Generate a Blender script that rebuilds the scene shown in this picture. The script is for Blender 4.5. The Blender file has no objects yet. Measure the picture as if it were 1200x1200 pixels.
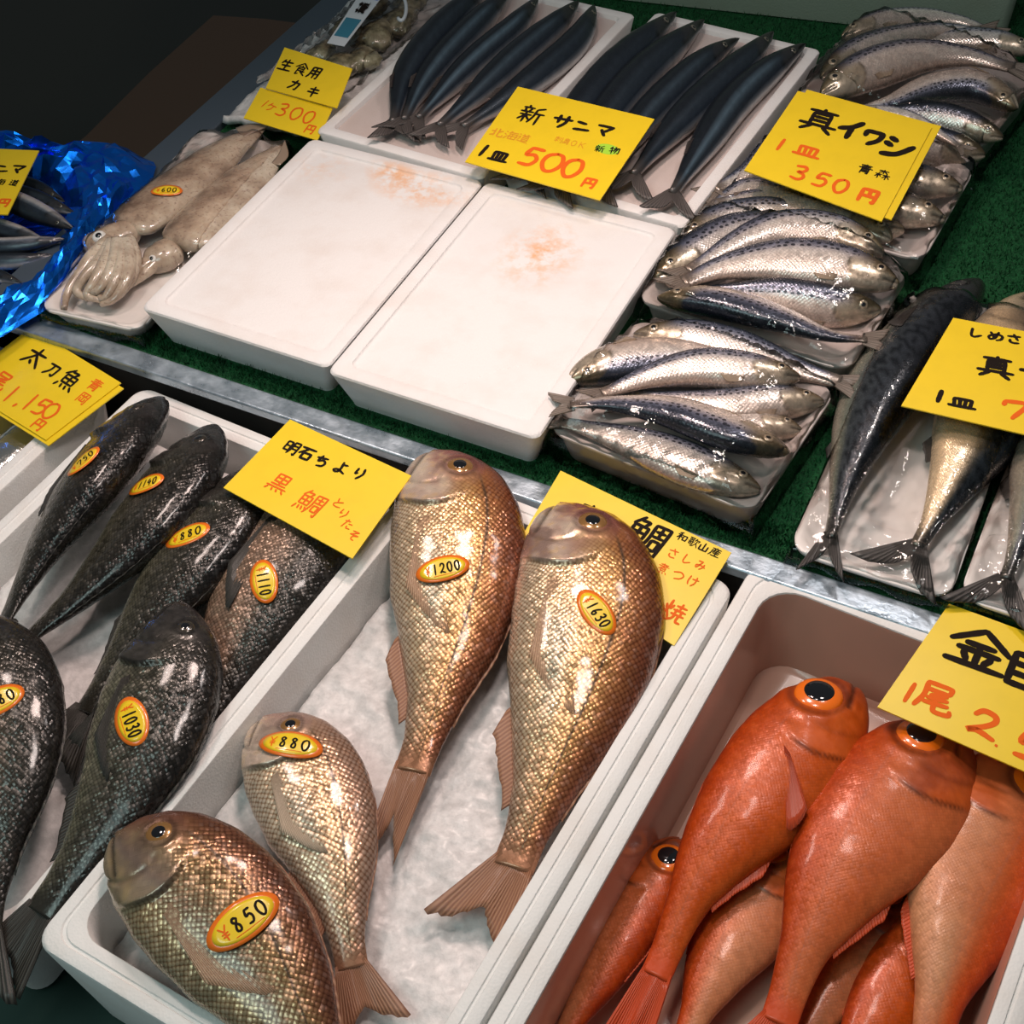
import bpy, bmesh, math, random
import numpy as np
from mathutils import Vector, Matrix
from mathutils.bvhtree import BVHTree

# ------------------------------------------------------------------ camera, world, lights, exposure
SC = bpy.context.scene
COL = SC.collection
F_PX = 1596.0
CAM_Z = 1.241
ROT = np.array([[0.8937994, 0.30387347, -0.3298235],
                [0.44568777, -0.6836198, 0.57795015],
                [-0.04985015, -0.6635698, -0.74645166]])      # columns: image right, image down, view direction
cam_data = bpy.data.cameras.new('camera')
cam_data.sensor_width = 36.0
cam_data.lens = 36.0 * F_PX / 1200.0
cam_data.clip_start = 0.02
cam = bpy.data.objects.new('camera', cam_data)
COL.objects.link(cam)
_r, _u, _b = ROT[:, 0], -ROT[:, 1], -ROT[:, 2]
cam.matrix_world = Matrix(((_r[0], _u[0], _b[0], 0), (_r[1], _u[1], _b[1], 0), (_r[2], _u[2], _b[2], CAM_Z), (0, 0, 0, 1)))
SC.camera = cam

world = bpy.data.worlds.new('market_night')
SC.world = world
world.use_nodes = True
wbg = world.node_tree.nodes['Background']
wbg.inputs[0].default_value = (0.80, 0.95, 1.0, 1)
wbg.inputs[1].default_value = 0.085

SC.view_settings.view_transform = 'Standard'
SC.view_settings.look = 'None'
SC.view_settings.gamma = 1.0
SC.view_settings.use_curve_mapping = False
SC.view_settings.exposure = 0.0

def lamp(name, loc, target, energy, color, size, kind='AREA', spot=None, blend=0.5):
    d = bpy.data.lights.new(name, kind)
    d.energy = energy; d.color = color
    if kind == 'AREA':
        d.shape = 'DISK'; d.size = size
    else:
        d.shadow_soft_size = size
    if kind == 'SPOT':
        d.spot_size = math.radians(spot); d.spot_blend = blend
    o = bpy.data.objects.new(name, d)
    COL.objects.link(o)
    o.location = loc
    dv = Vector(target) - Vector(loc)
    o.rotation_euler = dv.to_track_quat('-Z', 'Y').to_euler()
    return o

lamp('hanging_bulb_light', (-0.72, 1.34, 1.25), (-0.50, 0.95, 0), 36, (1.0, 0.77, 0.69), 0.11, 'SPOT', 116, 0.9)
lamp('hanging_bulb_light', (-1.30, 1.02, 1.30), (-0.85, 0.75, 0), 19, (1.0, 0.80, 0.72), 0.09, 'SPOT', 100, 0.9)
lamp('hanging_bulb_light', (-0.15, 1.75, 1.35), (-0.25, 1.5, 0), 14, (1.0, 0.88, 0.84), 0.09, 'SPOT', 110, 0.9)
lamp('hanging_bulb_light', (-0.34, 0.95, 1.48), (-0.28, 0.62, 0), 22, (1.0, 0.85, 0.79), 0.10, 'SPOT', 110, 0.9)
lamp('cool_fill_light', (-0.9, -0.7, 2.3), (-0.6, 0.5, 0), 17, (0.74, 1.0, 0.97), 1.2)  # weak cool fill added from the front left, its source unseen

# ------------------------------------------------------------------ helpers
rng = np.random.default_rng(7)
random.seed(7)

def ray(px, py):
    d = ROT @ np.array([(px - 600) / F_PX, (py - 600) / F_PX, 1.0])
    return d / np.linalg.norm(d)

def at(px, py, z=0.0):
    """point of the stall seen at this pixel of the photograph, at height z"""
    d = ray(px, py)
    t = (z - CAM_Z) / d[2]
    return np.array([d[0] * t, d[1] * t, z])

def on_plane(px, py, p, n):
    d = ray(px, py); o = np.array([0, 0, CAM_Z])
    t = ((p - o) @ n) / (d @ n)
    return o + d * t

def norm(v):
    return v / (np.linalg.norm(v, axis=-1, keepdims=True) + 1e-12)

def sstep(x, a, b):
    t = np.clip((x - a) / (b - a), 0, 1)
    return t * t * (3 - 2 * t)

_NG = rng.random((64, 64))
def vnoise(x, y):
    xi = np.floor(x).astype(int); yi = np.floor(y).astype(int)
    fx = x - xi; fy = y - yi
    fx = fx * fx * (3 - 2 * fx); fy = fy * fy * (3 - 2 * fy)
    g = lambda a, b: _NG[a % 64, b % 64]
    return (g(xi, yi) * (1 - fx) + g(xi + 1, yi) * fx) * (1 - fy) + (g(xi, yi + 1) * (1 - fx) + g(xi + 1, yi + 1) * fx) * fy

def fbm(x, y, o=3):
    s = 0; a = 0.5
    for k in range(o):
        s = s + a * vnoise(x * 2 ** k + 13 * k, y * 2 ** k + 7 * k); a *= 0.5
    return s / (1 - 0.5 ** o)

def link(name, verts, faces, mat, parent=None, smooth=True, uv=None, uv2=None, col=None):
    me = bpy.data.meshes.new(name)
    v = np.asarray(verts, dtype=float)
    if parent is not None:
        p = parent; off = np.zeros(3)
        while p is not None:
            off += np.array(p.location); p = p.parent
        v = v - off
    me.from_pydata(v.tolist(), [], faces)
    me.update()
    if smooth:
        me.polygons.foreach_set('use_smooth', [True] * len(me.polygons))
    idx = None
    for nm, arr in (('UVMap', uv), ('SV', uv2)):
        if arr is not None:
            if idx is None:
                idx = np.empty(len(me.loops), dtype=np.int32); me.loops.foreach_get('vertex_index', idx)
            l = me.uv_layers.new(name=nm)
            l.data.foreach_set('uv', np.asarray(arr, dtype=np.float32)[idx].ravel())
    if col is not None:
        ca = me.color_attributes.new('Col', 'FLOAT_COLOR', 'POINT')
        ca.data.foreach_set('color', np.asarray(col, dtype=np.float32).ravel())
    if mat is not None:
        me.materials.append(mat)
    o = bpy.data.objects.new(name, me)
    COL.objects.link(o)
    if parent is not None:
        o.parent = parent
    return o

def tag(o, label, cat, group=None, kind=None):
    if label: o['label'] = label
    if cat: o['category'] = cat
    if group: o['group'] = group
    if kind: o['kind'] = kind
    return o

def thing(name, label, cat, loc, group=None):
    o = bpy.data.objects.new(name, None)
    o.empty_display_size = 0.03
    COL.objects.link(o)
    o.location = tuple(float(c) for c in loc)
    return tag(o, label, cat, group)

def grid_faces(nr, ns, wrap=False, off=0):
    f = []
    for i in range(nr - 1):
        for j in range(ns if wrap else ns - 1):
            k = (j + 1) % ns
            f.append((off + i * ns + j, off + (i + 1) * ns + j, off + (i + 1) * ns + k, off + i * ns + k))
    return f

def spline(P, n):
    P = np.asarray(P, dtype=float)
    if len(P) == 2:
        t = np.linspace(0, 1, n)[:, None]
        return P[0] * (1 - t) + P[1] * t
    Q = np.vstack([2 * P[0] - P[1], P, 2 * P[-1] - P[-2]])
    out = []
    for i in range(len(P) - 1):
        p0, p1, p2, p3 = Q[i:i + 4]
        for t in np.linspace(0, 1, 60, endpoint=False):
            out.append(0.5 * (2 * p1 + (p2 - p0) * t + (2 * p0 - 5 * p1 + 4 * p2 - p3) * t * t + (3 * p1 - p0 - 3 * p2 + p3) * t ** 3))
    out.append(P[-1]); out = np.array(out)
    d = np.r_[0, np.cumsum(np.linalg.norm(np.diff(out, axis=0), axis=1))]
    u = np.linspace(0, d[-1], n)
    return np.stack([np.interp(u, d, out[:, k]) for k in range(3)], axis=1)

def loft(C, ry, rz, ns=20, side=None, caps=True):
    """tube along the points C with elliptical sections (ry across, rz up)"""
    C = np.asarray(C, float); n = len(C)
    T = norm(np.gradient(C, axis=0))
    up = np.array([0, 0, 1.0])
    D = norm(np.cross(up, T)) if side is None else norm(side - (T * side).sum(1, keepdims=True) * T)
    U = np.cross(T, D)
    a = np.linspace(0, 2 * np.pi, ns, endpoint=False)
    ry = np.broadcast_to(ry, (n,)); rz = np.broadcast_to(rz, (n,))
    V = C[:, None] + D[:, None] * (np.cos(a)[None, :, None] * ry[:, None, None]) + U[:, None] * (np.sin(a)[None, :, None] * rz[:, None, None])
    verts = V.reshape(-1, 3)
    faces = grid_faces(n, ns, True)
    if caps:
        verts = np.vstack([verts, C[:1], C[-1:]])
        b = n * ns
        for j in range(ns):
            k = (j + 1) % ns
            faces.append((b, j, k)); faces.append((b + 1, (n - 1) * ns + k, (n - 1) * ns + j))
    return verts, faces

# ------------------------------------------------------------------ materials
def mat(name, base=(0.8, 0.8, 0.8), rough=0.5, metal=0.0, coat=0.0, coat_rough=0.1, spec=0.5, emission=None):
    m = bpy.data.materials.new(name); m.use_nodes = True
    b = m.node_tree.nodes['Principled BSDF']
    b.inputs['Base Color'].default_value = (*base, 1)
    b.inputs['Roughness'].default_value = rough
    b.inputs['Metallic'].default_value = metal
    b.inputs['Coat Weight'].default_value = coat
    b.inputs['Coat Roughness'].default_value = coat_rough
    b.inputs['Specular IOR Level'].default_value = spec
    return m

class N:
    def __init__(s, m):
        s.t = m.node_tree; s.b = s.t.nodes['Principled BSDF']
    def new(s, typ, **kw):
        n = s.t.nodes.new(typ)
        for k, v in kw.items():
            setattr(n, k, v)
        return n
    def l(s, a, b):
        s.t.links.new(a, b)
    def math(s, op, a, b=None, clamp=False):
        n = s.new('ShaderNodeMath', operation=op); n.use_clamp = clamp
        for i, v in enumerate((a, b)):
            if v is None: continue
            if isinstance(v, (int, float)): n.inputs[i].default_value = v
            else: s.l(v, n.inputs[i])
        return n.outputs[0]
    def mix(s, fac, a, b, mode='MIX'):
        n = s.new('ShaderNodeMix', data_type='RGBA', blend_type=mode)
        for sock, v in ((n.inputs[0], fac), (n.inputs[6], a), (n.inputs[7], b)):
            if isinstance(v, (int, float)): sock.default_value = v
            elif isinstance(v, tuple): sock.default_value = (*v, 1)
            else: s.l(v, sock)
        return n.outputs[2]
    def noise(s, scale, detail=2, rough=0.5, vec=None):
        n = s.new('ShaderNodeTexNoise'); n.inputs['Scale'].default_value = scale
        n.inputs['Detail'].default_value = detail; n.inputs['Roughness'].default_value = rough
        if vec is not None: s.l(vec, n.inputs['Vector'])
        return n
    def obj(s):
        return s.new('ShaderNodeTexCoord').outputs['Object']
    def geo(s):
        return s.new('ShaderNodeNewGeometry').outputs['Position']
    def ramp(s, fac, stops):
        r = s.new('ShaderNodeValToRGB')
        while len(r.color_ramp.elements) < len(stops): r.color_ramp.elements.new(0.5)
        for e, (p, c) in zip(r.color_ramp.elements, stops):
            e.position = p; e.color = (*c, 1) if len(c) == 3 else c
        s.l(fac, r.inputs[0]); return r.outputs[0]
    def bump(s, h, dist, strength=1.0):
        n = s.new('ShaderNodeBump'); n.inputs['Distance'].default_value = dist; n.inputs['Strength'].default_value = strength
        s.l(h, n.inputs['Height']); s.l(n.outputs[0], s.b.inputs['Normal']); return n

def fish_mat(name, scale_mm, bump_mm, edge, metal, rough, coat=0.35, lateral=None, lat_dark=0.5, jitter=0.25, noise_bump=0.3, flash=0.0, spots=None, spec=0.5, glit=0.2):
    m = mat(name, rough=rough, metal=metal, coat=coat, coat_rough=0.12, spec=spec)
    k = N(m)
    att = k.new('ShaderNodeVertexColor', layer_name='Col')
    uv = k.new('ShaderNodeUVMap', uv_map='UVMap').outputs[0]
    mp = k.new('ShaderNodeMapping'); k.l(uv, mp.inputs[0])
    mp.inputs['Rotation'].default_value = (0, 0, math.radians(45))
    s = 1000.0 / scale_mm
    mp.inputs['Scale'].default_value = (s, s, s)
    nz = k.noise(60, 1, 0.5, uv)
    wob = k.new('ShaderNodeVectorMath', operation='MULTIPLY_ADD')
    k.l(nz.outputs['Color'], wob.inputs[0]); wob.inputs[1].default_value = (0.35, 0.35, 0); k.l(mp.outputs[0], wob.inputs[2])
    vo = k.new('ShaderNodeTexVoronoi', voronoi_dimensions='2D'); vo.inputs['Scale'].default_value = 1.0
    vo.inputs['Randomness'].default_value = 0.16
    k.l(wob.outputs[0], vo.inputs['Vector'])
    d = vo.outputs['Distance']
    edgef = k.math('MULTIPLY', k.math('SMOOTH_MIN', k.math('MULTIPLY', k.math('SUBTRACT', d, 0.30), 3.2, True), 1.0), att.outputs['Alpha'])
    sep = k.new('ShaderNodeSeparateColor'); k.l(vo.outputs['Color'], sep.inputs[0])
    c = att.outputs['Color']
    jit = k.math('MULTIPLY', k.math('MULTIPLY', k.math('SUBTRACT', sep.outputs[0], 0.5), 2 * jitter), att.outputs['Alpha'])
    hsv = k.new('ShaderNodeHueSaturation'); k.l(c, hsv.inputs['Color'])
    k.l(k.math('ADD', jit, 1.0), hsv.inputs['Value'])
    c = hsv.outputs[0]
    if flash:
        c = k.mix(k.math('MULTIPLY', k.math('GREATER_THAN', sep.outputs[1], 0.80), k.math('MULTIPLY', att.outputs['Alpha'], flash)), c, (0.62, 0.70, 0.72), 'MIX')
    c = k.mix(k.math('MULTIPLY', edgef, 1.0), c, edge, 'MULTIPLY')
    sv = k.new('ShaderNodeUVMap', uv_map='SV').outputs[0]
    sx = k.new('ShaderNodeSeparateXYZ'); k.l(sv, sx.inputs[0])
    if lateral:
        a0, a1 = lateral
        dd = k.math('ABSOLUTE', k.math('ADD', k.math('SUBTRACT', sx.outputs[1], a0), k.math('MULTIPLY', sx.outputs[0], a1)))
        ln = k.math('MULTIPLY', k.math('SUBTRACT', 1.0, k.math('MULTIPLY', dd, 27.0), True), att.outputs['Alpha'])
        c = k.mix(k.math('MULTIPLY', ln, lat_dark), c, tuple(x * 0.16 for x in edge))
    if spots:
        # a row of round dark spots along the flank
        ms = k.new('ShaderNodeMapping'); k.l(sv, ms.inputs[0]); ms.inputs['Scale'].default_value = (32, 4.2, 1); ms.inputs['Location'].default_value = (0, 0.1, 0)
        v2 = k.new('ShaderNodeTexVoronoi', voronoi_dimensions='2D'); v2.inputs['Scale'].default_value = 1.0; v2.inputs['Randomness'].default_value = 0.55
        k.l(ms.outputs[0], v2.inputs['Vector'])
        sp = k.math('LESS_THAN', v2.outputs['Distance'], 0.30)
        band = k.math('MULTIPLY', k.math('GREATER_THAN', sx.outputs[1], spots[0]), k.math('LESS_THAN', sx.outputs[1], spots[1]))
        band = k.math('MULTIPLY', band, k.math('MULTIPLY', k.math('GREATER_THAN', sx.outputs[0], 0.2), k.math('LESS_THAN', sx.outputs[0], 0.86)))
        c = k.mix(k.math('MULTIPLY', k.math('MULTIPLY', sp, band), 0.9), c, (0.018, 0.020, 0.03))
    k.l(c, k.b.inputs['Base Color'])
    n2 = k.noise(220, 2, 0.6, uv)
    h = k.math('ADD', k.math('MULTIPLY', k.math('MULTIPLY', k.math('SUBTRACT', 0.6, d), att.outputs['Alpha']), 1.0),
               k.math('MULTIPLY', n2.outputs[0], noise_bump))
    h = k.math('ADD', h, k.math('MULTIPLY', k.math('MULTIPLY', sep.outputs[2], att.outputs['Alpha']), 0.15))
    bn = k.bump(h, bump_mm / 1000.0, 1.0)
    cj = k.new('ShaderNodeVectorMath', operation='SUBTRACT'); k.l(vo.outputs['Color'], cj.inputs[0]); cj.inputs[1].default_value = (.5, .5, .5)
    g = k.new('ShaderNodeVectorMath', operation='SCALE'); k.l(cj.outputs[0], g.inputs[0]); k.l(k.math('MULTIPLY', att.outputs['Alpha'], glit * 2), g.inputs['Scale'])
    ad = k.new('ShaderNodeVectorMath', operation='ADD'); k.l(bn.outputs[0], ad.inputs[0]); k.l(g.outputs[0], ad.inputs[1])
    nm = k.new('ShaderNodeVectorMath', operation='NORMALIZE'); k.l(ad.outputs[0], nm.inputs[0]); k.l(nm.outputs[0], k.b.inputs['Normal'])
    rr = k.math('ADD', k.math('MULTIPLY', k.math('SUBTRACT', sep.outputs[1], 0.5), 0.16), rough)
    k.l(rr, k.b.inputs['Roughness'])
    return m

def fin_mat(name, c1, c2, alpha=0.85):
    m = mat(name, c1, 0.48, 0.0, 0.12, 0.2)
    k = N(m)
    uv = k.new('ShaderNodeUVMap', uv_map='UVMap').outputs[0]
    w = k.new('ShaderNodeTexWave', wave_type='BANDS', bands_direction='X'); w.inputs['Scale'].default_value = 7.0
    w.inputs['Distortion'].default_value = 0.8
    k.l(uv, w.inputs[0])
    k.l(k.mix(w.outputs['Fac'], c1, c2), k.b.inputs['Base Color'])
    k.b.inputs['Alpha'].default_value = alpha
    k.bump(w.outputs['Fac'], 0.0006, 0.8)
    return m

def foam_mat(name, base, stains=False):
    m = mat(name, base, 0.62, 0, 0, spec=0.4)
    k = N(m); p = k.geo()
    vo = k.new('ShaderNodeTexVoronoi'); vo.inputs['Scale'].default_value = 330; k.l(p, vo.inputs['Vector'])
    nz = k.noise(14, 3, 0.6, p)
    c = k.mix(k.ramp(nz.outputs[0], [(0.45, (0, 0, 0)), (0.7, (1, 1, 1))]), base, tuple(x * y for x, y in zip(base, (0.95, 0.92, 0.90))))
    if stains:
        for (x, y, rx, ry, s) in stains:
            sx = k.new('ShaderNodeVectorMath', operation='SUBTRACT'); k.l(p, sx.inputs[0]); sx.inputs[1].default_value = (x, y, 0.063)
            sc = k.new('ShaderNodeVectorMath', operation='MULTIPLY'); k.l(sx.outputs[0], sc.inputs[0]); sc.inputs[1].default_value = (1 / rx, 1 / ry, 3)
            ln = k.new('ShaderNodeVectorMath', operation='LENGTH'); k.l(sc.outputs[0], ln.inputs[0])
            n3 = k.noise(42, 3, 0.65, p)
            f = k.math('SUBTRACT', 1.0, ln.outputs['Value'], True)
            f = k.math('MULTIPLY', f, k.math('MULTIPLY', k.math('SUBTRACT', n3.outputs[0], 0.42, True), 5.0 * s, True), True)
            c = k.mix(f, c, (0.80, 0.42, 0.20))
    k.l(c, k.b.inputs['Base Color'])
    k.bump(vo.outputs['Distance'], 0.0006, 0.5)
    return m

M = {}
M['foam'] = foam_mat('white_styrofoam', (0.80, 0.78, 0.77))
M['foam_front'] = foam_mat('white_styrofoam_wet', (0.80, 0.79, 0.77))
M['foam_tray'] = mat('foam_tray_white', (0.78, 0.74, 0.71), 0.4, 0, 0.3)
M['pack_tray'] = mat('thin_foam_pack', (0.56, 0.49, 0.46), 0.4, 0, 0.3)  # darker than the other trays: haze of the wrap film put into its colour
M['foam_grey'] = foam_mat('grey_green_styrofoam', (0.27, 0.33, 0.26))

def make_ice():
    m = mat('crushed_ice', (0.80, 0.80, 0.79), 0.42, 0, 0.12, 0.2)
    k = N(m); p = k.geo()
    a = k.noise(90, 4, 0.65, p); b = k.new('ShaderNodeTexVoronoi'); b.inputs['Scale'].default_value = 140; k.l(p, b.inputs['Vector'])
    k.l(k.ramp(a.outputs[0], [(0.3, (0.56, 0.54, 0.53)), (0.65, (0.76, 0.73, 0.72))]), k.b.inputs['Base Color'])
    k.bump(k.math('ADD', a.outputs[0], k.math('MULTIPLY', b.outputs['Distance'], 0.5)), 0.0012, 0.7)
    k.b.inputs['Subsurface Weight'].default_value = 0.25
    k.b.inputs['Subsurface Radius'].default_value = (0.02, 0.02, 0.02)
    k.b.inputs['Subsurface Scale'].default_value = 0.3
    return m
M['ice'] = make_ice()

def make_turf(blade):
    m = mat('green_turf', (0.006, 0.075, 0.022), 0.75, spec=0.25)
    k = N(m); p = k.geo()
    a = k.noise(60 if blade else 400, 2, 0.6, p)
    k.l(k.ramp(a.outputs[0], [(0.3, (0.003, 0.030, 0.010)), (0.7, (0.010, 0.115, 0.034))]), k.b.inputs['Base Color'])
    if not blade: k.bump(a.outputs[0], 0.004)
    return m
M['turf'] = make_turf(False); M['blade'] = make_turf(True)

def make_metal():
    m = mat('worn_steel', (0.42, 0.45, 0.48), 0.32, 0.7)
    k = N(m); p = k.geo()
    a = k.noise(26, 4, 0.6, p)
    k.l(k.ramp(a.outputs[0], [(0.35, (0.30, 0.37, 0.43)), (0.62, (0.52, 0.61, 0.69))]), k.b.inputs['Base Color'])
    k.l(k.ramp(a.outputs[0], [(0.3, (0.2, 0.2, 0.2)), (0.7, (0.5, 0.5, 0.5))]), k.b.inputs['Roughness'])
    k.bump(a.outputs[0], 0.004, 0.5)
    return m
M['steel'] = make_metal()
M['dark_steel'] = mat('dark_blue_steel', (0.085, 0.11, 0.14), 0.42, 0.35)
M['dark'] = mat('dark_counter', (0.015, 0.013, 0.012), 0.6)

def make_floor():
    m = mat('dark_wet_floor', (0.10, 0.065, 0.045), 0.55)
    k = N(m); p = k.geo()
    a = k.noise(0.9, 2, 0.45, p)
    k.l(k.ramp(a.outputs[0], [(0.42, (0.030, 0.030, 0.024)), (0.60, (0.050, 0.044, 0.034))]), k.b.inputs['Base Color'])
    return m
M['floor'] = make_floor()

def make_card(name, c):
    m = mat(name, c, 0.42, 0, 0.15, 0.25)
    k = N(m); p = k.obj()
    a = k.noise(30, 3, 0.6, p)
    k.l(k.mix(k.ramp(a.outputs[0], [(0.45, (0, 0, 0)), (0.75, (0.5, 0.5, 0.5))]), c, tuple(x * 0.9 for x in c)), k.b.inputs['Base Color'])
    k.bump(k.noise(9, 2, 0.5, p).outputs[0], 0.004, 0.25)
    return m
M['card'] = make_card('yellow_card', (0.86, 0.60, 0.012))
M['card_dull'] = make_card('yellow_card_in_film', (0.80, 0.62, 0.03))
M['ink'] = mat('black_marker', (0.012, 0.007, 0.005), 0.75, spec=0.15)
M['orange_ink'] = mat('orange_marker', (0.80, 0.13, 0.010), 0.7, spec=0.2)
M['faint_ink'] = mat('faded_orange_marker', (0.74, 0.30, 0.012), 0.6)
M['green_spot'] = mat('green_sticker', (0.40, 0.72, 0.05), 0.4)
M['stk_rim'] = mat('orange_sticker_rim', (0.82, 0.17, 0.01), 0.3, 0, 0.5)
M['stk'] = mat('yellow_sticker', (0.85, 0.58, 0.015), 0.3, 0, 0.5)

def make_film():
    m = bpy.data.materials.new('clear_wrap_film'); m.use_nodes = True
    t = m.node_tree; t.nodes.clear()
    out = t.nodes.new('ShaderNodeOutputMaterial'); mx = t.nodes.new('ShaderNodeMixShader')
    tr = t.nodes.new('ShaderNodeBsdfTransparent'); tr.inputs[0].default_value = (0.975, 0.97, 0.965, 1)
    gl = t.nodes.new('ShaderNodeBsdfGlossy'); gl.inputs['Roughness'].default_value = 0.045
    fr = t.nodes.new('ShaderNodeFresnel'); fr.inputs[0].default_value = 1.42
    tc = t.nodes.new('ShaderNodeNewGeometry')
    nz = t.nodes.new('ShaderNodeTexNoise'); nz.inputs['Scale'].default_value = 55; nz.inputs['Detail'].default_value = 3
    bp = t.nodes.new('ShaderNodeBump'); bp.inputs['Distance'].default_value = 0.003; bp.inputs['Strength'].default_value = 0.5
    t.links.new(tc.outputs['Position'], nz.inputs['Vector']); t.links.new(nz.outputs[0], bp.inputs['Height'])
    t.links.new(bp.outputs[0], gl.inputs['Normal']); t.links.new(bp.outputs[0], fr.inputs['Normal'])
    t.links.new(fr.outputs[0], mx.inputs[0]); t.links.new(tr.outputs[0], mx.inputs[1]); t.links.new(gl.outputs[0], mx.inputs[2])
    t.links.new(mx.outputs[0], out.inputs[0])
    return m
M['film'] = make_film()

def make_foil():
    m = mat('blue_foil', (0.0, 0.10, 0.62), 0.24, 0.92)
    k = N(m); p = k.geo()
    vo = k.new('ShaderNodeTexVoronoi'); vo.inputs['Scale'].default_value = 22; k.l(p, vo.inputs['Vector'])
    a = k.noise(10, 2, 0.5, p)
    k.bump(k.math('ADD', k.math('MULTIPLY', vo.outputs['Distance'], 0.6), a.outputs[0]), 0.010, 0.7)
    k.b.inputs['Base Color'].default_value = (0.008, 0.20, 0.95, 1)
    return m
M['foil'] = make_foil()
# ------------------------------------------------------------------ fish
def lerp3(V, stops):
    xs = [s[0] for s in stops]
    return np.stack([np.interp(V, xs, [s[1][k] for s in stops]) for k in range(3)], axis=-1)

def blend(a, b, f):
    f = np.asarray(f)[..., None]
    return a * (1 - f) + np.asarray(b) * f

def col_tai(S, V, X, Y, head, sd, grey=0.0, pale=0.0):
    n = fbm(X * 45 + sd, Y * 45, 3); n2 = fbm(X * 140 + sd, Y * 140, 2)
    back = np.array((0.25, 0.085, 0.045)); mid = np.array((0.66, 0.37, 0.13)); low = np.array((0.72, 0.56, 0.36)); bel = np.array((0.62, 0.50, 0.38))
    c = lerp3(V + 0.22 * (n - 0.5), [(-1, bel), (-0.6, low), (0.0, mid * 0.6 + low * 0.4), (0.34, mid), (0.62, (0.42, 0.165, 0.06)), (0.85, (0.27, 0.085, 0.04)), (1, back * .8)])
    c = blend(c, (0.42, 0.50, 0.44), 0.55 * sstep(-np.abs(V + 0.25) + 0.3, 0, 0.3) * sstep(S, 0.33, 0.45) * (1 - sstep(S, 0.55, 0.75)))
    c = blend(c, (0.26, 0.095, 0.05), 0.5 * sstep(S, 0.62, 0.95))
    hc = lerp3(V + 0.4 * (n - 0.5), [(-1, (0.62, 0.44, 0.36)), (-0.35, (0.74, 0.56, 0.44)), (0.0, (0.52, 0.30, 0.23)), (0.35, (0.36, 0.14, 0.115)), (1, (0.22, 0.065, 0.05))])
    hc = blend(hc, (0.66, 0.44, 0.22), 0.6 * sstep(n2, 0.5, 0.75) * sstep(0.5 - V, 0, 0.5))
    n4 = fbm(X * 26 + sd + 5, Y * 26, 3)
    hc = blend(hc, (0.80, 0.66, 0.52), 0.65 * sstep(n4, .52, .66) * sstep(.35 - V, 0, .4))  # pale blotches painted into the cheek colour as white glints
    hc = blend(hc, (0.17, 0.075, 0.065), 0.6 * sstep(.46 - n4, 0, .14))
    c = blend(c, hc, head)
    c = c * (0.82 + 0.36 * n2)[..., None]
    g = c.mean(-1, keepdims=True)
    if grey: c = blend(c, lerp3(V + .15 * (n - .5), [(-1, (.36, .28, .15)), (-.65, (.34, .25, .12)), (-.25, (.17, .135, .105)), (.25, (.22, .16, .085)), (.65, (.17, .08, .04)), (1, (.10, .04, .025))]) * (0.7 + .6 * n2)[..., None], grey)
    if pale: c = c * (1 - pale) + pale * np.array((0.72, 0.62, 0.50))
    return c

def col_kuro(S, V, X, Y, head, sd, bronze=0.0):
    n = fbm(X * 50 + sd, Y * 50, 3); n2 = fbm(X * 170 + sd, Y * 170, 2)
    c = lerp3(V + 0.2 * (n - 0.5), [(-1, (0.30, 0.27, 0.19)), (-0.65, (0.15, 0.14, 0.095)), (-.2, (0.075, 0.068, 0.048)), (0.5, (0.040, 0.034, 0.026)), (1, (0.014, 0.011, 0.010))])
    c = blend(c, np.array((0.026, 0.021, 0.020)) + 0.02 * n2[..., None], head * 0.85)
    c = c * (0.6 + 0.8 * n2)[..., None]
    if bronze: c = blend(c, (0.30, 0.19, 0.13), bronze * sstep(0.45 - V, 0, 0.6) * (0.5 + n2))
    return c

def col_kin(S, V, X, Y, head, sd, pale=0.0):
    n = fbm(X * 40 + sd, Y * 40, 3); n2 = fbm(X * 160 + sd, Y * 160, 2); n3 = fbm(X * 14 + sd, Y * 14, 2)
    c = lerp3(V + 0.25 * (n - 0.5), [(-1, (0.62, 0.110, 0.012)), (-0.5, (0.58, 0.082, 0.005)), (0.2, (0.58, 0.090, 0.004)), (0.8, (0.52, 0.058, 0.004)), (1, (0.34, 0.030, 0.004))])
    c = blend(c, (0.74, 0.13, 0.016), head * 0.7 * sstep(n, 0.35, 0.65))
    c = blend(c, (0.34, 0.05, 0.012), head * 0.8 * sstep(n3, 0.52, 0.7))
    c = blend(c, (0.60, 0.12, 0.025), 0.25 * sstep(n2, 0.5, 0.8))
    if pale: c = blend(c, (0.66, 0.32, 0.16), pale * sstep(0.6 - V, 0, 0.8) * (1 - 0.8 * head) * (0.5 + n3))
    return c * (0.74 + 0.26 * n2)[..., None]

def col_iwashi(S, V, X, Y, head, sd, dark=0.0):
    n = fbm(X * 60 + sd, Y * 60, 3); n2 = fbm(X * 200 + sd, Y * 200, 2)
    c = lerp3(V + 0.15 * (n - 0.5), [(-1, (0.52, 0.42, 0.36)), (-0.6, (0.64, 0.56, 0.50)), (0.0, (0.80, 0.74, 0.68)), (0.20, (0.70, 0.66, 0.65)), (0.34, (0.42, 0.42, 0.49)), (0.52, (0.20, 0.22, 0.30)), (0.72, (0.05, 0.06, 0.09)), (1, (0.018, 0.021, 0.030))])
    hc = lerp3(V + 0.5 * (n2 - 0.5), [(-1, (0.46, 0.38, 0.30)), (0.0, (0.44, 0.37, 0.27)), (0.4, (0.20, 0.15, 0.08)), (1, (0.06, 0.05, 0.03))])
    c = blend(c, hc, head)
    c = blend(c, (0.16, 0.12, 0.10), 0.75 * sstep(S, 0.88, 1.0))
    if dark: c = c * (1 - dark * sstep(V, -0.4, 0.3))[..., None]
    return c * (0.85 + 0.3 * n2)[..., None]

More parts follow.
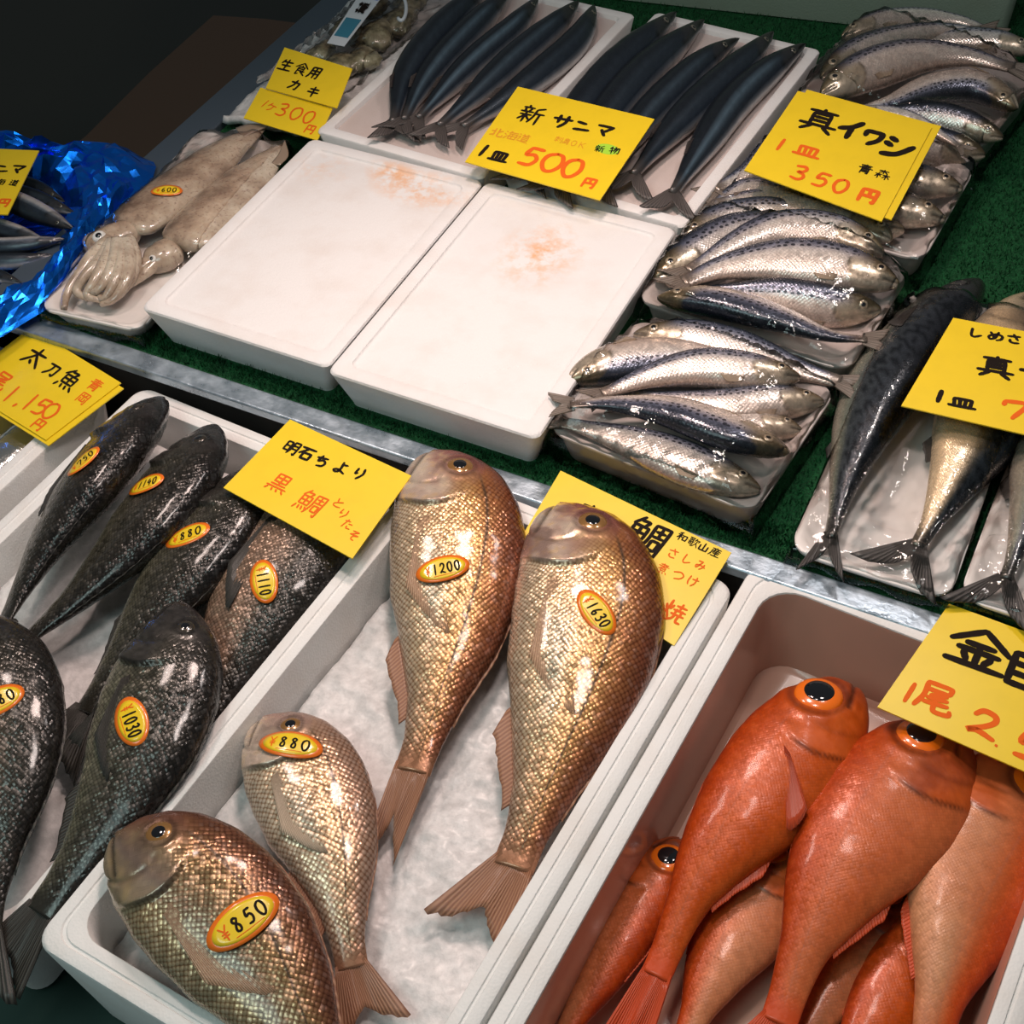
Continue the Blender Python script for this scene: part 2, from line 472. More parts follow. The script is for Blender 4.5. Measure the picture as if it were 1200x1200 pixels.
def col_sanma(S, V, X, Y, head, sd, blue=0.3):
    n = fbm(X * 40 + sd, Y * 40, 3); n2 = fbm(X * 200 + sd, Y * 200, 2)
    c = lerp3(V + 0.1 * (n - 0.5), [(-1, (0.42, 0.38, 0.37)), (-0.65, (0.48, 0.46, 0.46)), (-0.48, (0.16, 0.19, 0.23)), (-0.25, (0.025, 0.037, 0.055)), (0.5, (0.014, 0.019, 0.028)), (1, (0.010, 0.013, 0.018))])
    c = blend(c, (0.105, 0.165, 0.215), blue * sstep(0.35 - np.abs(V - 0.40), 0.05, 0.3) * sstep(S, 0.15, 0.3))
    c = blend(c, (0.05, 0.042, 0.036), 0.5 * head)
    return c * (0.8 + 0.4 * n2)[..., None]

def col_saba(S, V, X, Y, head, sd, pale=0.0):
    n = fbm(X * 40 + sd, Y * 40, 3); n2 = fbm(X * 180 + sd, Y * 180, 2)
    c = lerp3(V + 0.08 * (n - 0.5), [(-1, (0.40, 0.34, 0.28)), (-0.55, (0.42, 0.38, 0.30)), (-0.28, (0.22, 0.24, 0.19)), (0.0, (0.075, 0.088, 0.095)), (0.5, (0.045, 0.055, 0.068)), (1, (0.016, 0.018, 0.025))])
    w = np.sin(X * 330 + 7 * (n - 0.5) * 4 + 3.0 * np.sin(Y * 260 + sd))
    c = blend(c, (0.006, 0.007, 0.010), 0.8 * sstep(w, 0.1, 0.6) * sstep(V, -0.12, 0.15) * (1 - head))
    if pale:
        c = blend(c, (0.72, 0.56, 0.36), pale * sstep(0.45 - V, 0, 0.6))
    c = blend(c, (0.035, 0.030, 0.030), 0.75 * head * sstep(V, -0.7, 0.1))
    return c * (0.85 + 0.3 * n2)[..., None]

K = [0, .03, .08, .15, .25, .35, .5, .65, .8, .92, 1]
SPECIES = dict(
    tai=dict(top=[.010, .085, .138, .180, .208, .215, .195, .150, .088, .055, .052], bot=[.022, .078, .116, .152, .180, .188, .178, .128, .072, .050, .048],
             w=[.012, .036, .056, .074, .086, .088, .082, .062, .038, .020, .012], eye=(.125, .36, .038), op=.255, opd=.14, mouth=(-.25, .10, -.74),
             pect=(.285, -.42, .36, .045), dors=(.26, .86, .05), anal=(.62, .86, .07), pelv=(.38, .17), tail=(.26, .52, .42), lat=(.62, .58), ridge=.0065,
             iris=(0.30, 0.15, 0.045), col=col_tai),
    kuro=dict(top=[.006, .050, .100, .150, .190, .200, .185, .142, .085, .055, .052], bot=[.02, .050, .085, .125, .165, .178, .170, .125, .072, .050, .048],
              w=[.014, .040, .062, .082, .094, .096, .088, .066, .040, .022, .012], eye=(.140, .46, .026), op=.28, opd=.10, mouth=(-.2, .09, -.55),
              pect=(.31, -.42, .32, .03), dors=(.26, .86, .055), anal=(.62, .86, .06), pelv=(.38, .16), tail=(.24, .55, .40), lat=(.62, .58), ridge=.0065,
              iris=(0.045, 0.036, 0.026), col=col_kuro),
    kin=dict(top=[.012, .066, .108, .145, .172, .176, .160, .118, .062, .043, .042], bot=[.03, .072, .108, .142, .172, .178, .150, .098, .052, .040, .040],
             w=[.016, .046, .064, .080, .088, .088, .078, .056, .034, .018, .012], eye=(.135, .30, .066), op=.31, opd=.12, mouth=(-.05, .12, -.40),
             pect=(.335, .02, .24, .035), dors=(.40, .62, .05), anal=(.58, .78, .04), pelv=(.40, .17), tail=(.34, .40, .45), lat=(.50, .50), ridge=.003,
             iris=(0.88, 0.17, 0.008), col=col_kin),
    iwashi=dict(top=[.008, .032, .050, .068, .084, .092, .090, .070, .046, .031, .029], bot=[.012, .036, .060, .082, .100, .108, .100, .075, .046, .030, .028],
                w=[.010, .028, .042, .054, .062, .064, .058, .044, .026, .014, .009], eye=(.095, .28, .024), op=.235, opd=.09, mouth=(.0, .06, -.35),
                pect=(.26, -.80, .12, .012), dors=(.45, .58, .07), anal=(.76, .90, .02), pelv=(.5, .06), tail=(.20, .35, .55), lat=None, ridge=.0014,
                iris=(0.46, 0.38, 0.27), col=col_iwashi),
    sanma=dict(top=[.003, .011, .021, .034, .047, .053, .055, .051, .036, .019, .016], bot=[.004, .013, .024, .038, .050, .055, .055, .049, .034, .018, .015],
               w=[.003, .010, .020, .029, .036, .040, .042, .038, .026, .013, .008], eye=(.105, .25, .011), op=.20, opd=.06, mouth=(.0, .07, -.1),
               pect=(.215, -.2, .08, .015), dors=(.74, .82, .03), anal=(.70, .80, .03), pelv=(.62, .04), tail=(.115, .30, .62), lat=None, ridge=.0008,
               iris=(0.20, 0.18, 0.14), col=col_sanma),
    saba=dict(top=[.006, .030, .052, .074, .096, .106, .106, .080, .044, .019, .015], bot=[.010, .034, .058, .082, .104, .112, .110, .080, .044, .018, .014],
              w=[.008, .026, .044, .060, .074, .080, .076, .058, .032, .014, .009], eye=(.105, .25, .022), op=.235, opd=.08, mouth=(.0, .08, -.3),
              pect=(.26, -.05, .11, .03), dors=(.34, .46, .05), anal=(.66, .74, .04), pelv=(.30, .07), tail=(.17, .22, .60), lat=None, ridge=.0016,
              iris=(0.06, 0.055, 0.05), col=col_saba))

M['tai'] = fish_mat('sea_bream_skin', 4.9, 0.55, (0.40, 0.26, 0.17), 0.45, 0.27, 0.4, (.66, .52), 0.95, 0.13, 0.25, 0.05, glit=.11)
M['kuro'] = fish_mat('black_bream_skin', 4.2, 0.55, (0.42, 0.40, 0.38), 0.30, 0.27, 0.35, (.66, .52), 0.5, 0.22, 0.4, 0.02, glit=.19)
M['kin'] = fish_mat('red_alfonsino_skin', 3.0, 0.14, (0.94, 0.88, 0.86), 0.10, 0.38, 0.12, (.50, .50), 0.10, 0.10, 0.35, 0.0, glit=.045, spec=.4)
M['iwashi'] = fish_mat('sardine_skin', 4.0, 0.26, (0.82, 0.80, 0.80), 0.5, 0.27, 0.3, None, 0, 0.14, 0.25, 0.0, spots=(.24, .58), glit=.04)
M['sanma'] = fish_mat('saury_skin', 2.2, 0.12, (0.9, 0.9, 0.9), 0.35, 0.36, 0.2, None, 0, 0.05, 0.3, glit=.03)
M['saba'] = fish_mat('mackerel_skin', 2.4, 0.2, (0.88, 0.88, 0.88), 0.42, 0.25, 0.4, None, 0, 0.08, 0.4, glit=.05)
FIN = dict(tai=fin_mat('bream_fin', (0.26, 0.10, 0.05), (0.44, 0.22, 0.12), 0.8), kuro=fin_mat('black_bream_fin', (0.014, 0.012, 0.010), (0.055, 0.05, 0.04)),
           kin=fin_mat('red_fin', (0.58, 0.055, 0.010), (0.64, 0.085, 0.016), 0.9), iwashi=fin_mat('sardine_fin', (0.10, 0.08, 0.06), (0.30, 0.24, 0.20)),
           sanma=fin_mat('saury_fin', (0.035, 0.03, 0.03), (0.12, 0.10, 0.09)), saba=fin_mat('mackerel_fin', (0.022, 0.019, 0.017), (0.060, 0.052, 0.045)))
FIN_MID = fin_mat('translucent_bream_fin', (0.44, 0.24, 0.14), (0.66, 0.44, 0.28), 0.5)
FIN_PALE = fin_mat('pale_fin', (0.42, 0.32, 0.22), (0.68, 0.52, 0.38), 0.8)
M['pupil'] = mat('black_pupil', (0.006, 0.006, 0.008), 0.08, 0, 1.0, 0.03)
IRIS = {k: mat(k + '_iris', v['iris'], 0.22, 0.35 if k != 'kin' else 0.0, 0.9, 0.04) for k, v in SPECIES.items()}
FINC = dict(tai=(.35, .16, .085), kuro=(.03, .028, .022), kin=(.60, .07, .013), iwashi=(.20, .16, .13), sanma=(.07, .06, .055), saba=(.04, .035, .03))
BODY = {}

def fin(parent, name, base, tip, nrm, mt, thick=0.0008, nk=6, ridge=0.0006, jag=0.0, label=None):
    """a fin: a ray sheet between a base line and a tip line, with real thickness"""
    base = np.asarray(base); tip = np.asarray(tip); n = len(base)
    nrm = norm(np.asarray(nrm, float))
    if nrm.ndim == 1: nrm = np.repeat(nrm[None], n, 0)
    t = np.linspace(0, 1, nk)[None, :, None]
    tip = tip.copy()
    if jag:
        tip = tip + (base - tip) * (rng.random((n, 1)) * jag)
    P = base[:, None] * (1 - t) + tip[:, None] * t
    alt = np.where(np.arange(n) % 2 == 0, 1.0, -1.0)[:, None, None] * ridge
    P = P + nrm[:, None] * alt * np.sin(t * 2.6)
    th = thick * (1 - 0.75 * t) + 0.00015
    A = (P + nrm[:, None] * th).reshape(-1, 3); B = (P - nrm[:, None] * th).reshape(-1, 3)
    V = np.vstack([A, B]); k = n * nk
    f = grid_faces(n, nk); g = [tuple(reversed([i + k for i in q])) for q in f]
    e = []
    for j in range(nk - 1):
        e += [(j, j + 1, k + j + 1, k + j), ((n - 1) * nk + j + 1, (n - 1) * nk + j, k + (n - 1) * nk + j, k + (n - 1) * nk + j + 1)]
    for i in range(n - 1):
        e += [((i + 1) * nk, i * nk, k + i * nk, k + (i + 1) * nk), (i * nk + nk - 1, (i + 1) * nk + nk - 1, k + (i + 1) * nk + nk - 1, k + i * nk + nk - 1)]
    uu = np.repeat(np.linspace(0, 1, n), nk); vv = np.tile(np.linspace(0, 1, nk), n)
    uv = np.tile(np.stack([uu, vv], 1), (2, 1))
    o = link(name, V, f + g + e, mt, parent, True, uv=uv)
    if label: o['label'] = label
    return o

def dome(parent, name, c, nrm, ax, r, h, mt, ring=20, ns=28, e=1.0):
    nrm = norm(nrm); ax = norm(ax - (ax @ nrm) * nrm); bx = np.cross(nrm, ax)
    V = []; q = np.linspace(0, 1, ring // 2)
    for t in q:
        for a in np.linspace(0, 2 * np.pi, ns, endpoint=False):
            V.append(c + (ax * np.cos(a) * e + bx * np.sin(a)) * r * math.sin(t * math.pi / 2) + nrm * h * math.cos(t * math.pi / 2))
    return link(name, V, grid_faces(len(q), ns, True), mt, parent)

def fish(sp, name, label, cat, group, pts, z=0.0, flip=1, roll=0.0, deep=1.0, thick=1.0, nr=64, ns=40, seed=0, colkw=None, parts=('tail', 'dors', 'pect', 'anal', 'eye'),
         tail_turn=0.0, tail_scale=1.0, pale_pect=False, tail_spread=1.0, gape=0.0, pect_turn=0.0, eye_k=1.0, fin_h=1.0, droop=0.0):
    D_ = SPECIES[sp]
    P = np.array([at(p[0], p[1], p[2] if len(p) > 2 else z) for p in pts])
    q = np.linspace(0, 1, nr) ** 1.12
    dense = spline(P, 400)
    C = np.stack([np.interp(q, np.linspace(0, 1, 400), dense[:, k]) for k in range(3)], 1)
    L = np.linalg.norm(np.diff(dense, axis=0), axis=1).sum()
    T = norm(np.gradient(dense, axis=0)); T = np.stack([np.interp(q, np.linspace(0, 1, 400), T[:, k]) for k in range(3)], 1); T = norm(T)
    up = np.array([0, 0, 1.0])
    D0 = norm(np.cross(up, T)) * flip
    U0 = norm(np.cross(T, D0)); U0 = U0 * np.sign(U0[:, 2:3])
    r = math.radians(roll)
    D = D0 * math.cos(r) + U0 * math.sin(r); U = -D0 * math.sin(r) + U0 * math.cos(r)
    top = np.interp(q, K, D_['top']); bot = np.interp(q, K, D_['bot']); w = np.interp(q, K, D_['w'])
    kern = np.array([1, 2, 3, 2, 1.]) / 9
    sm = lambda x: np.r_[x[:2], np.convolve(x, kern, 'valid'), x[-2:]]
    for _ in range(3): top, bot, w = sm(top), sm(bot), sm(w)
    top, bot, w = top * L * deep, bot * L * deep, w * L * thick
    a = np.linspace(0, 2 * np.pi, ns, endpoint=False)
    ca, sa = np.cos(a), np.sin(a)
    pe = 0.95
    cy = np.sign(ca) * np.abs(ca) ** pe; sz = np.sign(sa) * np.abs(sa) ** 0.92
    Y = np.where(cy[None] >= 0, cy[None] * top[:, None], cy[None] * bot[:, None])
    Z = sz[None] * w[:, None]
    S = np.repeat(q[:, None], ns, 1); V = np.repeat(cy[None], nr, 0); X = S * L
    # head relief: gill cover, cheek, eye socket, mouth
    s_op = D_['op'] - D_['opd'] * (V + 0.15) ** 2
    head = sstep(s_op - S, -0.004, 0.006)
    dsp = D_['ridge'] * head * np.exp(-np.clip(s_op - S, 0, 1) / 0.07) * sstep(0.75 - np.abs(V + .3), 0, 0.45)
    s_pre = s_op - 0.085
    dsp -= 0.30 * D_['ridge'] * np.exp(-((S - s_pre) / 0.009) ** 2) * sstep(0.2 - V, 0, 0.3) * (S > 0.04)
    dsp += D_['ridge'] * 0.35 * (fbm(S * 22 + seed, V * 5, 3) - 0.5) * head
    es, ev, er = D_['eye']; er = er * eye_k
    ey = np.interp(es, q, top) * ev
    de = np.hypot(X - es * L, Y - ey) / (er * L)
    dsp += 0.10 * er * L * np.exp(-((de - 1.35) / 0.28) ** 2)
    mv, ms, mv2 = D_['mouth']
    y0 = np.interp(0.012, q, bot) * mv; y1 = np.interp(ms, q, bot) * -mv2 * -1
    px, py = X, Y
    ax_, ay_ = 0.0, y0; bx_, by_ = ms * L, y1
    tt = np.clip(((px - ax_) * (bx_ - ax_) + (py - ay_) * (by_ - ay_)) / ((bx_ - ax_) ** 2 + (by_ - ay_) ** 2), 0, 1)
    dm = np.hypot(px - ax_ - tt * (bx_ - ax_), py - ay_ - tt * (by_ - ay_))
    mline = np.exp(-(dm / (0.0075 * L)) ** 2)
    dsp -= 0.010 * L * mline * 0.6
    dsp += 0.0006 * (fbm(X * 70 + seed, Y * 70, 2) - 0.5) * (L / 0.3)
    pos = C[:, None] + D[:, None] * Y[..., None] + U[:, None] * Z[..., None]
    gi = np.gradient(pos, axis=0); gj = (np.roll(pos, -1, 1) - np.roll(pos, 1, 1))
    Nn = norm(np.cross(gj, gi)); rad = D[:, None] * Y[..., None] + U[:, None] * Z[..., None]
    sgn = np.sign((Nn * rad).sum(-1, keepdims=True)); sgn[sgn == 0] = 1
    Nn = Nn * sgn
    pos = pos + Nn * dsp[..., None]
    # arc-length UV, mirrored about the dorsal line
    seg = np.linalg.norm(np.roll(pos, -1, 1) - pos, axis=2)
    cum = np.concatenate([np.zeros((nr, 1)), np.cumsum(seg, 1)], 1)
    tot = cum[:, -1:]; arc = np.minimum(cum[:, :-1], tot - cum[:, :-1])
    arc = arc - tot * 0.25
    soft = 1 - sstep(S, .10, .26)
    up_ = sstep(V, -.25, .35)
    hc = head * (1 - up_) + np.minimum(head, soft) * up_
    colr = D_['col'](S, V, X, Y, hc, seed * 3.7, **(colkw or {}))
    colr = blend(colr, FINC[sp], 0.9 * sstep(S, 0.90, 0.985))
    dark = 0.65 * np.exp(-(np.abs(s_op - S - 0.002) / 0.006) ** 2) * sstep(0.62 - np.abs(V + 0.38), 0, 0.35) + 0.7 * mline + 0.5 * np.exp(-((de - 1.12) / 0.16) ** 2) + 0.25 * np.exp(-((S - s_pre) / 0.008) ** 2) * sstep(0.1 - V, 0, 0.3)
    colr = colr * (1 - np.clip(dark, 0, 0.8))[..., None]
    alpha = (1 - hc) * sstep(S, 0.12, 0.24) * (1 - sstep(S, .93, .99))
    if sp in ('kin',): alpha = np.maximum(alpha, 0.0)
    c4 = np.concatenate([np.clip(colr, 0, 1), alpha[..., None]], -1).reshape(-1, 4)
    verts = np.vstack([pos.reshape(-1, 3), pos[0].mean(0)[None], pos[-1].mean(0)[None]])
    faces = grid_faces(nr, ns, True); b = nr * ns
    for j in range(ns):
        k = (j + 1) % ns
        faces += [(b, j, k), (b + 1, (nr - 1) * ns + k, (nr - 1) * ns + j)]
    uv = np.vstack([np.stack([X, arc], -1).reshape(-1, 2), [[0, 0]], [[L, 0]]])
    sv = np.vstack([np.stack([S, V], -1).reshape(-1, 2), [[0, 0]], [[1, 0]]])
    c4 = np.vstack([c4, c4[:1], c4[-1:]])
    root = thing(name, label, cat, C[nr // 2] - U[nr // 2] * w[nr // 2], group)
    flipf = ((np.cross(pos[nr // 2, 1] - pos[nr // 2, 0], pos[nr // 2 + 1, 0] - pos[nr // 2, 0]) @ Nn[nr // 2, 0]) > 0)
    if flipf: faces = [tuple(reversed(f)) for f in faces]
    body = link('body', verts, faces, M[sp], root, True, uv, sv, c4)
    bvh = BVHTree.FromPolygons([Vector(v) for v in verts], faces)
    BODY[root] = (bvh, verts, faces)

    ii = lambda s: np.array([np.interp(s, q, np.arange(nr))]).ravel()
    def frame(s):
        f = float(np.interp(s, q, np.arange(nr))); i = min(int(f), nr - 2); t = f - i
        g = lambda A: A[i] * (1 - t) + A[i + 1] * t
        return g(C), g(T), g(D), g(U), float(g(top)), float(g(bot)), float(g(w))
    def surf(s, v, side=1):
        c, t, d, u, tp, bt, ww = frame(s)
        cc = min(abs(v), 1) ** (1 / pe); ss = math.sqrt(max(0, 1 - cc * cc)) ** 0.92
        p = c + d * (v * (tp if v >= 0 else bt)) + u * (ww * ss * side)
        return p, t, d, u
    fm = FIN[sp]
    if 'tail' in parts:
        tl, fork, spread = D_['tail']; tl *= L * tail_scale
        c, t, d, u, tp, bt, ww = frame(0.992)
        rb = -r * .85; d, u = d * math.cos(rb) + u * math.sin(rb), -d * math.sin(rb) + u * math.cos(rb)
        tr = math.radians(tail_turn); t2 = t * math.cos(tr) + d * math.sin(tr); d2 = -t * math.sin(tr) + d * math.cos(tr)
        x = np.linspace(-1, 1, 25)
        basep = c + d2 * (x[:, None] * 0.95 * (tp + bt) / 2) - t2 * 0.004
        ln = fork + (1 - fork) * np.abs(x) ** 1.25
        an = x * spread * 1.25 * tail_spread
        tip = c + (t2 * np.cos(an)[:, None] + d2 * np.sin(an)[:, None]) * (ln * tl)[:, None] + u * (-droop * ln * tl)[:, None]
        tip = tip + u * (0.05 * tl * np.sin(x * 5 + seed))[:, None]
        fin(root, 'tail_fin', basep, tip, u, fm, max(0.0006, ww * 0.6), 8, 0.0005, 0.06)
    if 'dors' in parts:
        s0, s1, hh = D_['dors']; n = 27
        ss = np.linspace(s0, s1, n); bs, tp_ = [], []; nn = []
        for i, s in enumerate(ss):
            c, t, d, u, tpp, bt, ww = frame(s)
            x = i / (n - 1); prof = min(1, 4 * x + 0.2) * (1 - 0.45 * x)
            b0 = c + d * tpp * 0.96; bs.append(b0)
            tp_.append(b0 + (d * 0.50 + t * 0.85) * hh * L * prof * fin_h); nn.append(u)
        fin(root, 'dorsal_fin', bs, tp_, nn, fm, 0.0008, 5, 0.0006, 0.28 if sp in ('tai', 'kuro') else 0.05)
    if 'anal' in parts:
        s0, s1, hh = D_['anal']; n = 15
        bs, tp_, nn = [], [], []
        for i, s in enumerate(np.linspace(s0, s1, n)):
            c, t, d, u, tpp, bt, ww = frame(s)
            x = i / (n - 1); prof = min(1, 5 * x + 0.3) * (1 - 0.6 * x)
            b0 = c - d * bt * 0.95; bs.append(b0)
            tp_.append(b0 + (-d * 0.6 + t * 0.8) * hh * L * prof); nn.append(u)
        fin(root, 'anal_fin', bs, tp_, nn, fm, 0.0008, 5, 0.0006, 0.15)
    if 'pect' in parts:
        s0, v0, ln, wd = D_['pect']; n = 13
        bs, tp_, nn = [], [], []
        pt = math.radians(pect_turn)
        for i in range(n):
            x = i / (n - 1)
            p, t, d, u = surf(s0 + 0.012 * x, v0 - 0.16 * (x - 0.5))
            bs.append(p + u * 0.0005)
            lx = ln * (1 - 0.45 * x ** 1.5)
            dirn = math.cos(pt) * t - math.sin(pt) * d
            off = (dirn * lx - d * wd * (x - 0.35) * 1.6) * L
            s1 = s0 + lx * math.cos(pt); v1 = v0 + (off @ d) / (0.18 * L * deep + 1e-6) * (0.18 / max(D_['bot'][5], .05)) * 0.8
            p1, t1, d1, u1 = surf(min(s1, .95), max(min(v1, .95), -.95))
            q1 = p + off
            lift = (p1 - q1) @ u + 0.002
            tp_.append(q1 + u * max(lift, -0.012)); nn.append(u)
        fin(root, 'pectoral_fin', bs, tp_, nn, FIN_PALE if pale_pect or sp == 'iwashi' else FIN_MID if sp == 'tai' else fm, 0.0006, 8, 0.0005, 0.03)
    if 'pelv' in parts:
        s0, ln = D_['pelv']; n = 9
        bs, tp_ = [], []
        for i in range(n):
            x = i / (n - 1); p, t, d, u = surf(s0 + 0.02 * x, -0.93)
            bs.append(p); tp_.append(p + (t * (0.95 - 0.3 * x) - d * (0.05 + 0.30 * x)) * ln * L)
        fin(root, 'pelvic_fin', bs, tp_, u, fm, 0.0008, 5, 0.0006, 0.1)
    if 'eye' in parts:
        p, t, d, u = surf(es, ev)
        p2, _, _, _ = surf(es + .02, ev); p3, _, _, _ = surf(es, ev + 0.12)
        nn = norm(np.cross(p2 - p, p3 - p)); nn = nn * np.sign(nn @ u)
        rr = er * L
        nn = norm(nn + 0.5 * u)
        e = dome(root, 'eye', p - nn * rr * 0.12, nn, t, rr, rr * 0.34, IRIS[sp])
        pk = 0.52 if sp != 'kin' else 0.62
        dome(e, 'pupil', p + nn * rr * 0.135, nn, t, rr * pk, rr * 0.115, M['pupil'])
    return root

